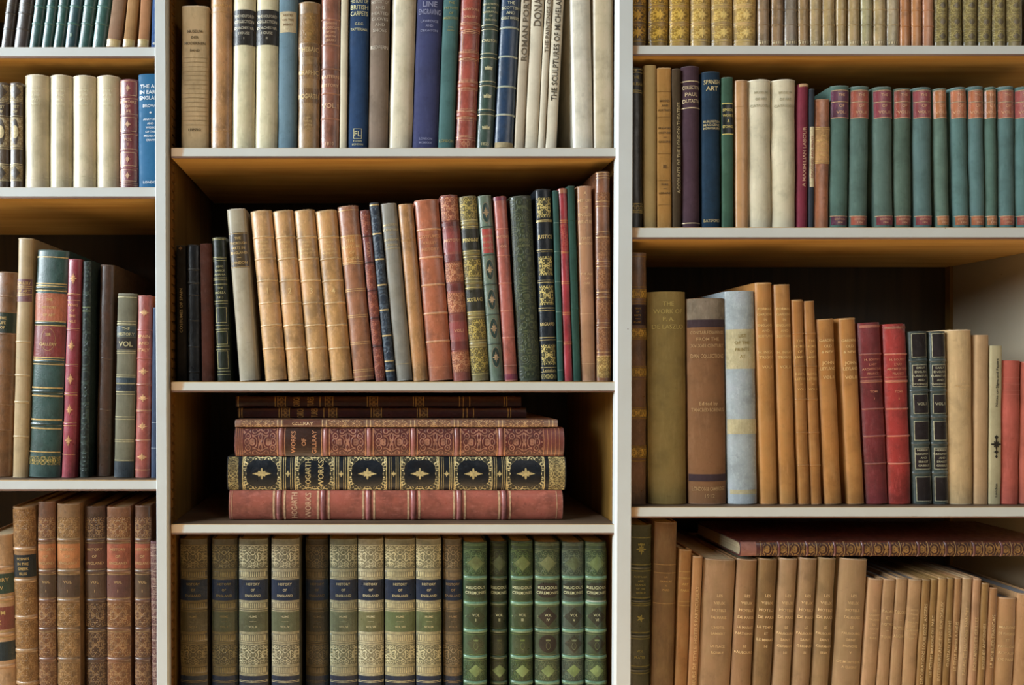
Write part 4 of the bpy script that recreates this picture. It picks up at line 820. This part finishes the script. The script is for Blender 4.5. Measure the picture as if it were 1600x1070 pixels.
row.append(b('plum purple book with three lines of gilt capitals', (1066.8, 1096, 1066, 1095.5), 102.4, '#47303a', 'cloth', ops=[('g', [126.5, 168.5, 348.5], 1.6), ('T', 131, 163, ['COLLECTION', 'PAUL', 'DUTASTA'], .6)], g='#cdb690', sag=.008))
row.append(b('dark blue book lettered about Spanish art', (1099, 1127, 1098.5, 1126.5), 111.4, '#1b3346', 'cloth', ops=[('T', 123, 143, ['SPANISH', 'ART'], .75), ('T', 187, 203, ['BURLINGTON', 'MAGAZINE', 'MONOGRAPH'], .7), ('T', 341, 348, ['BATSFORD'], .7)], g='#c0ae80'))
row.append(b('dark green book with black gilt-edged label', (1130, 1147.5, 1128.5, 1147), 120, '#355440', 'cloth', ops=[('L', 163, 208, '#141a18'), ('g', [161.5, 209.5], 1.8), ('T', 167, 202, ['EDWIN', 'DROOD', '&', 'CO'] if 0 else ['SPODE', 'WORKS', '&', 'ETCHINGS'], .5)], g='#c9b568'))
row.append(b('light orange tan book with an unlettered spine', (1151, 1171, 1149.5, 1170.5), 124.3, '#b0804a', 'vellum', ops=[('g', [166, 186], .4)], g='#bc9058'))
row.append(b('first of two wide greyish cream books', (1172.5, 1208, 1171.5, 1207.5), 123.5, '#cabf9f', 'cloth', ops=[('T', 139, 170, ['MUSEUM', 'OF ART', 'CATALOGUE'], .4), ('C', '#a39a7c')], sag=.008))
row.append(b('second of two wide greyish cream books, beside the crimson one', (1209.5, 1246.5, 1208.8, 1246.8), 123.5, '#c8bc9a', 'cloth', ops=[('T', 139, 170, ['MUSEUM', 'OF ART', 'CATALOGUE'], .4), ('C', '#a39a7c')], sag=.009))
row.append(b('narrow crimson book lettered upwards in gilt', (1247.5, 1263.8, 1250, 1264.5), 130, '#702030', 'cloth', ops=[('L', 130, 135, '#a88455', 'suede', .47, 'worn_head'), ('V', 178, 312, 'I SEE ALL: MAXIMILIAN LABOR' if 0 else 'A MAXIMILIAN LABOUR', 5)], g='#b88a70', sag=.004))
row.append(b('very thin navy book with a long cream strip label', (1264.4, 1272.6, 1265.4, 1274), 138, '#2c3036', 'cloth', ops=[('L', 198, 292, '#bfae84', 'suede', .4, 'paper_label'), ('V', 205, 285, 'ARTHUR MELVILLE' if 0 else 'DRAWINGS AND PRINTS', 3.4), ('C', '#8c4a3c')], sag=.002))
row.append(b('shorter orange-brown book with a paler label', (1273.3, 1296, 1275, 1299), 154, '#98592e', ops=[('L', 199, 255, '#b38448', 'suede'), ('g', [199, 202, 252, 255], .9), ('T', 208, 246, ['THE', 'MAKING', 'OF', 'ETCHINGS', 'LONDON'], .5)], g='#cfa868', sag=.004))
GR = [((1299.5, 1326, 1300, 1330.5), 133, '#5c2c40', 'I'), ((1330.5, 1357, 1331.5, 1362), 134, '#9c4a32', 'II'), ((1371, 1397, 1366, 1398), 134.7, '#7c3038', 'III'), ((1402, 1426, 1399, 1427), 137, '#8a3f2c', 'IV'),
      ((1433, 1458, 1428, 1459.5), 135.5, '#8a3a3c', 'V'), ((1467, 1486, 1460.5, 1483), 137, '#a8632a', 'VI'), ((1494.5, 1517, 1487.5, 1513), 135.5, '#a86034', 'VII'), ((1520.6, 1541, 1514.5, 1541), 134, '#a65c30', 'VIII'),
      ((1544, 1562, 1541.5, 1560), 135, '#a6622c', 'IX'), ((1564.6, 1588.5, 1562, 1588.3), 134, '#a05438', 'X'), ((1591, 1617, 1589, 1617), 135, '#96443c', 'XI')]
gn = ['green volume with purple labels, beside the orange-brown book', 'green volume with brick red labels, before the dark gap', 'green volume with wine red labels, just after the dark gap', 'green volume with dull red-brown labels, second after the gap', 'green volume with pinkish red labels, third after the gap',
      'narrow green volume with orange labels, fourth after the gap', 'green volume with orange labels, leaning, fifth after the gap', 'green volume with orange labels, sixth after the gap', 'narrowest green volume with orange labels, seventh after the gap', 'green volume with red-orange labels, second from the end', 'green volume with red labels, cut by the picture edge']
for i, (x, y, lc, vn) in enumerate(GR):
    x0_ = 6
    ops = [('L', 142, 158, lc), ('L', 160, 183, lc), ('L', 338, 351, lc, None, .43, 'foot_label'), ('g', [141, 159, 183.7, 337.5], 1), ('T', 144.5, 151.5, ['THE'], .6), ('T', 160, 180, ['OF', 'VOL.'+vn], .5), ('T', 339.5, 350, ['HENRY', '1904'] if 0 else ['EDITION', '1904'], .6)]
    row.append(b(gn[i], x, y, ['#4b675c', '#50695f', '#50665b', '#4c6051', '#516c68', '#546b5c', '#50706b', '#51706d', '#4a6558', '#51706d', '#507470'][i], 'cloth', ops=ops, g='#c99c78', sag=.006, grp='green cloth volumes with coloured labels', dep=.17))
place_row(355, .012, row, W, 'x')

# ---- third right shelf
W = 'on the third right shelf'; row = []
eg = [('g', [400, 448, 452, 470, 474, 513, 528, 530, 572, 576, 592, 637, 654, 697, 699, 715, 720], 1), ('L', 476, 508, '#30160c'), ('T', 479, 506, ['VIEWS', 'OF', 'EGYPT', '-', 'PLATES'], .5)]
eg += [('P', a, q, '#8a6828', '#c89c3c', 'key', .8) for a, q in ((452, 466), (514, 527), (574, 588), (639, 652), (700, 714))]
row.append(b('dark brown book with gilt bands about Egypt, behind the upright', (980, 1012, 980, 1013), 394, '#6e4a26', ops=eg, g='#9c7426'))
row.append(b('thick olive cloth book with a frayed head', (1016, 1076, 1014.5, 1073.7), 455, '#80692f', 'cloth', ops=[('T', 468, 516, ['THE', 'WORK OF', 'P. A.', 'DE LASZLO'], .62)], g='#b09a58', sag=.010, jag=.003))
row.append(b('thick brown book, two dark bands and worn grey head', (1080, 1138.5, 1076, 1135.5), 465.5, '#7f5630', 'cloth', ops=[('L', 466, 499, '#7a6b56', 'suede', .495, 'worn_head'), ('L', 499, 511, '#3c2c30', 'cloth', .495, 'dark_band'), ('L', 741, 752, '#3c2c30', 'cloth', .495, 'dark_band'), ('T', 514, 545, ['CHISELED DRAWINGS', 'FROM THE', '18TH CENTURY'] if 0 else ['CONSTABLE DRAWINGS', 'FROM THE', 'XV-XVIII CENTURY'], .55), ('T', 550, 562, ['DAN COLLECTIONS'], .6), ('g', [], 1), ('T', 625, 645, ['Edited by', 'TANCRED BORENIUS'], .6), ('T', 758, 780, ['LONDON & MIDDLESEX' if 0 else 'LONDON & CAMBRIDGE', '1912'], .6)], g='#b9966a', sag=.010))
row.append(b('book wrapped in torn pale blue-white tissue paper', (1141, 1187.5, 1136, 1181.5), 454, '#9aa4a6', 'wrap', ops=[('L', 514, 576, '#b8ab80', 'wrap', .49, 'cream_label'), ('L', 655, 678, '#b8ab80', 'wrap', .49, 'cream_label'), ('L', 765, 772, '#b0a47c', 'wrap', .45, 'cream_label'), ('T', 519, 562, ['LIST', 'OF THE', 'PRINTS', 'AT'], .5), ('C', '#8d7a44')], g='#b8a566', sag=.009, jag=.004))
vt = ['I', 'II']
for i, (x, y) in enumerate([((1192, 1217, 1181, 1208), 441), ((1221.5, 1246, 1211, 1236.5), 443.8)]):
    row.append(b(['tallest orange tan garden book, touching the tissue-wrapped one', 'second tall orange tan garden book'][i], x, y, '#a8702a', 'vellum', ops=[('T', 478, 529, ['FORMAL', 'GARDENS', 'IN', 'ENGLAND', 'AND', 'SCOTLAND'], .5), ('T', 546, 562, ['H. INIGO', 'TRIGGS'], .6), ('T', 568, 578, ['VOL.'+vt[i]], .5), ('g', [443.5], .6)], g='#dcb878', sag=.005, grp='orange tan garden books'))
for i, (x, y) in enumerate([((1250.3, 1268, 1238.3, 1256), 467.7), ((1269.3, 1286, 1257.5, 1274.5), 469.7)]):
    row.append(b(['narrow orange tan ribbed book, first of a pair', 'narrow orange tan ribbed book, second of a pair'][i], x, y, '#9c6422', 'vellum', ops=[('B', [521, 572, 624, 676, 727], 3, None, .0014), ('T', 528, 562, ['THE', 'HOMES', 'OF', 'JAMES'], .5), ('T', 580, 612, ['ROYAL', 'LETTERS', '-', 'VOL.'+vt[i]], .5), ('g', [470.5], .5)], g='#d0a462', sag=.004, grp='narrow orange tan ribbed books'))
for i, (x, y) in enumerate([((1291.5, 1317.5, 1278, 1305), 498), ((1328.3, 1353, 1313, 1339), 496.4)]):
    row.append(b(['shorter orange tan book beside the narrow ribbed pair', 'shorter orange tan book leaning beside the dark red one'][i], x, y, '#a66c26', 'vellum', ops=[('T', 527, 554, ['GARDENS', 'OLD', '& NEW'], .5), ('T', 562, 580, ['JOHN', 'LEYLAND'], .6), ('T', 584, 594, ['VOL.'+['II', 'III'][i]], .5), ('g', [498.5], .6)], g='#e0bc80', sag=.005, grp='shorter orange tan books'))
for i, (x, y, c, bc) in enumerate([((1358, 1392, 1342.5, 1379.5), 503.5, '#6c2425', '#8a4a3e'), ((1393, 1427, 1381.5, 1420), 505.5, '#97281f', '#b8644a')]):
    row.append(b(['dark red ribbed book with a crumbling head', 'bright red ribbed book with a crumbling head'][i], x, y, c, ops=[('B', [553, 595.5, 638.5, 681, 724], 3, bc, .0016), ('g', [589, 594, 597, 638, 681, 724], .8), ('L', y+4, y+8, '#9c5c46', 'suede', .47, 'worn_head'), ('T', 558, 587, ['H. BOUTET', "L'ART", 'ARCHITECTURE', 'FRANCE'], .5), ('T', 606, 628, ['TOME', ['I', 'II'][i]], .32)], g='#c98c6c', sag=.007, jag=.0032))
for i, (x, y) in enumerate([((1432, 1459.5, 1421.5, 1452.7), 517), ((1461, 1486.5, 1454, 1481.5), 517)]):
    ops = [('B', [563, 610.5, 651, 693, 739], 5, '#3a4440', .0016)]
    for a, q in ((519, 558), (568, 604), (614, 646), (656, 688), (698, 733), (743, 783)): ops += [('L', a+3, q-1, '#231c1c', 'leather', .36, 'leather_onlay'), ('F', a+1.5, q, .8, .84)]
    ops += [('T', 571, 603, ['DAIRY', 'ENGLISH', 'FURNITURE', 'AND', 'WOODWORK'] if 0 else ['EARLY', 'ENGLISH', 'FURNITURE', 'AND', 'WOODWORK'], .55), ('T', 625, 636, ['VOL.'+vt[i]], .42), ('T', 700, 730, ['HERBERT', 'CESCINSKY', 'AND', 'ERNEST', 'GRIBBLE'], .55)]
    row.append(b(['blackish green panelled book beside the bright red one', 'blackish green panelled book beside the cream tan one'][i], x, y, '#35403a', ops=ops, g='#b4ae90', sag=.007, grp='blackish green panelled books'))
row.append(b('wide cream tan book with a plain spine', (1488.5, 1523.5, 1482.5, 1525), 514.5, '#bd9c68', 'cloth', ops=[('T', 593, 612, ['THE', 'DECORATIVE', 'ARTS'], .45), ('C', '#cfae7c')], sag=.007))
row.append(b('plain light brown book beside the wide cream tan one', (1524, 1545.5, 1525.8, 1547), 523, '#a8855a', 'jacket', ops=[], sag=.003))
row.append(b('slim pale grey-green book with a small black ornament', (1546.6, 1564.8, 1547.6, 1568), 539.6, '#a89c74', 'jacket', ops=[('C', '#2c2820'), ('O', 694, 9.5, 'rosette', 1.0), ('O', 683, 4, 'diamond', .8), ('O', 706, 4.5, 'fleuron', 1), ('O', 713, 3.5, 'diamond', .6), ('V', 560, 635, 'Glass by Tom, Tailor & Co' if 0 else 'Notes on Signs and Papers', 4), ('V', 755, 777, 'London', 4)], g='#26221c', sag=.002))
row.append(b('coral red cloth book with a ragged head', (1566, 1595, 1569, 1599), 563, '#b0503e', 'cloth', ops=[('g', [590, 600, 610, 616], .4)], g='#c87c66', sag=.006, jag=.003))
row.append(b('second coral red book, cut by the picture edge', (1596, 1626, 1600, 1630), 565, '#a8523c', 'cloth', ops=[], sag=.006))
place_row(792, .022, row, W, 'x')

# ---- lowest right shelf
W = 'on the lowest right shelf'; row = []
yb_ = 1160; 
def xl(t0, t1, b0, b1, y):      # measured at the top and at y=1070 -> at the shelf
    f = (1148-y)/(1070-y); return (t0+(b0-t0)*f, t1+(b1-t1)*f, t0, t1)
ops = [('B', [887, 938.5, 993, 1047], 3.5, None, .0016), ('g', [840, 882, 892, 934, 943, 946, 988, 998, 1041, 1052], 1), ('O', 858, 9, 'tall', 1.4), ('O', 850, 4, 'crown', 1.3), ('T', 898, 929, ['AUSTRALIA', 'AND', 'ISLANDS', 'OF THE', 'WORLD'], .5), ('O', 966, 6, 'star', 1), ('T', 1012, 1032, ['VOL', 'PLATES'], .4)]
row.append(b('dark green-brown ribbed book with a gilt crest', xl(983, 1022, 980.5, 1018, 820), 820, '#3a3a1c', ops=ops, g='#948a4c', e=.0))
row.append(b('tall plain brown book beside the crested one', xl(1024, 1062, 1020, 1054.5, 815.6), 815.6, '#6b4a24', 'vellum', ops=[('g', [882, 895, 943], .9), ('T', 898, 925, ['LA', 'GRAVURE', 'A', 'PARIS'], .5)], g='#b08850', sag=.007))
row.append(b('narrow brown book with small gilt lettering', xl(1063, 1082, 1055.5, 1075, 858.5), 858.5, '#8a581f', 'vellum', ops=[('g', [893, 903, 940, 946], .8), ('T', 898, 927, ['LE', 'ART', 'PARIS'], .4)], g='#bc9454', sag=.003))
row.append(b('narrow light brown book lettered upwards in gilt', xl(1083.5, 1099.5, 1075.5, 1091.5, 869), 869, '#a3703c', 'vellum', ops=[('V', 910, 1100, 'INTERIEURS DE STYLE: HOTELS PARTICULIERS', 5)], g='#cfa976', sag=.003))
hot = [((1103, 1152, 1093, 1143.5), 873.7, ["L'HOTEL", 'LAMBERT', '', 'LA PLACE', 'ROYALE'], 'widest light brown French book, beneath the torn lying book'),
       ((1154.5, 1187, 1144.8, 1176), 874, ['LE MARAIS', 'NATIONAL', '', 'LE', 'FAUBOURG'], 'light brown French book under the torn lying book'),
       ((1189, 1217, 1178, 1207.5), 873, ['LE TEMPLE', 'ET', 'LE MARAIS', 'I-II', ''], 'darker light brown French book, third of its set'),
       ((1222, 1248.5, 1208.8, 1238), 872.7, ['LE', 'FAUBOURG', 'SAINT', 'GERMAIN', 'I-II'], 'light brown French book, fourth of its set'),
       ((1253, 1279.5, 1239.5, 1268.5), 872, ['LE', 'FAUBOURG', 'SAINT', 'GERMAIN', 'III'], 'light brown French book, fifth of its set'),
       ((1284, 1308, 1269.6, 1299), 871.6, ['LE', 'FAUBOURG', 'SAINT', 'GERMAIN', 'III-IV'], 'light brown French book, sixth of its set, beside green board'),
       ((1316.5, 1359.3, 1303.5, 1347), 873.2, ['LE', 'FAUBOURG', 'SAINT', 'HONORE', 'V'], 'wide light brown French book with dark spots and green boards')]
for i, (x, y, tl_, nn) in enumerate(hot):
    ops = [('T', 925, 970, ['LES', 'VIEUX', 'HOTELS', 'DE PARIS'], .42), ('T', 975, 1024, tl_, .42)]
    if i == 6: ops += [('S', '#3e5a3a'), ('T', 1030, 1046, ['DE MONTREUIL', 'A CLIGNY'], .5)]
    row.append(b(nn, xl(*x, y), y, ['#96714a', '#87613a', '#78582f', '#93714a', '#8d6b45', '#86673e', '#95744c'][i], 'vellum', ops=ops, g='#dcbb88', sag=.007, grp='light brown French books'))
th = [((1360, 1381, 1347.8, 1370.3), 904, '#a37a50'), ((1382, 1401.5, 1371, 1390.3), 904.5, '#9d764c'), ((1402.4, 1419.5, 1391, 1409.7), 903, '#9c764c'), ((1421, 1442.6, 1410.3, 1432), 905, '#a67f52'),
      ((1443, 1455.8, 1432.5, 1446), 905, '#85602e'), ((1456.4, 1467.3, 1446.8, 1457.5), 904, '#7f5c28'), ((1468, 1481.7, 1458.2, 1472.3), 903, '#9d7540'), ((1482.2, 1493, 1473, 1484.5), 903, '#84602c'), ((1493.7, 1504.8, 1485.2, 1496), 902.5, '#93683a'), ((1505.5, 1521.5, 1496.7, 1511.8), 902.5, '#a8865c'), ((1522.6, 1535.3, 1514.5, 1527.3), 904, '#a37850'), ((1536, 1547.4, 1528, 1540), 911, '#85602c'), ((1548, 1561.3, 1541, 1554), 918, '#95683a')]
for i, (x, y, c) in enumerate(th):
    if i in (0, 1, 2, 3): ops = [('T', 950, 1000, [['LES', 'GRANDS', 'SALONS', 'DU', 'LOUVRE', '-', 'PARIS'], ['PALAIS', 'ET', 'HOTELS', '-', 'TOURS'], ['DECORS', '-', 'HOTELS', 'ANGERS'], ['PETITS', 'PALAIS', 'ET', 'MAISONS', 'DE', 'CAMPAGNE', 'LYON', 'NANCY']][i], .45)]
    else: ops = [('V', 935+8*(i % 3), 1068, ['DECORATIONS LOUIS SEIZE: ANGERS', 'LES PETITES MAISONS DU PARC', 'INTERIEURS ANCIENS: BORDEAUX', 'CHATEAUX ET JARDINS', 'LE STYLE EMPIRE A PARIS', 'PALAIS ET MAISONS: NANTES', 'FONTAINES ET GRILLES', 'BOISERIES ANCIENNES', 'LE MOBILIER FRANCAIS'][i-4], min(4.6, (x[1]-x[0])*.36))]
    row.append(b(['thin light brown volume lettered across, %s after spotted book' % ORD[min(i, 3)], 'thin light brown volume lettered upwards, %s of that kind' % ORD[max(0, i-4)]][i >= 4], xl(*x, y), y, c, 'vellum', ops=ops, g='#cfb080', sag=.003, dep=.24, grp='thin light brown volumes', p='#8d9096'))
row.append(b('shorter thick light brown book after the thin volumes', xl(1563, 1592, 1556, 1585.5, 934), 934, '#a87b4a', 'vellum', ops=[('T', 975, 1035, ['MAISONS', 'DE PLAISANCE', 'ET', 'PAVILLONS', 'ROYALES', 'DE PARIS'], .45)], g='#d6b684', sag=.005, dep=.22, p='#8d9096'))
row.append(b('light brown book at the picture edge, beside shorter one', xl(1593, 1628, 1586.5, 1621, 928), 928, '#a5794a', 'vellum', ops=[], sag=.005, dep=.22, p='#8d9096'))
place_row(1160, .03, row, W, 'x')
# the maroon book lying on top of the French set
ops = [('L', 1157, 1182, '#8a5a4c', 'suede', .46, 'torn_cap')]
x0 = 1192
while x0 < 1615:
    ops += [('P', x0, x0+38, '#40201a', '#a07a44', 'scroll', .7, .42), ('g', [x0-3, x0+40], 1)]; x0 += 43.5
ops += [('B', [1218, 1262, 1305, 1349, 1392, 1436, 1479, 1523, 1566], 4, '#5c2c2a', .0016)]
lie = b('maroon ornate book lying flat, torn end, on French books', None, 0, '#4c2420', ops=ops, g='#a88a5c', sag=.005, dep=.19)
ez = .030; kz = (D+ez)/F_PX
place_flat(1157, 1655, 847.5, 871.3, ez, lie, W, max(z for x, z in TOPS if X(1150) < x < X(1362) and abs(z-(VY-872)*kz) < .012)+.0008)
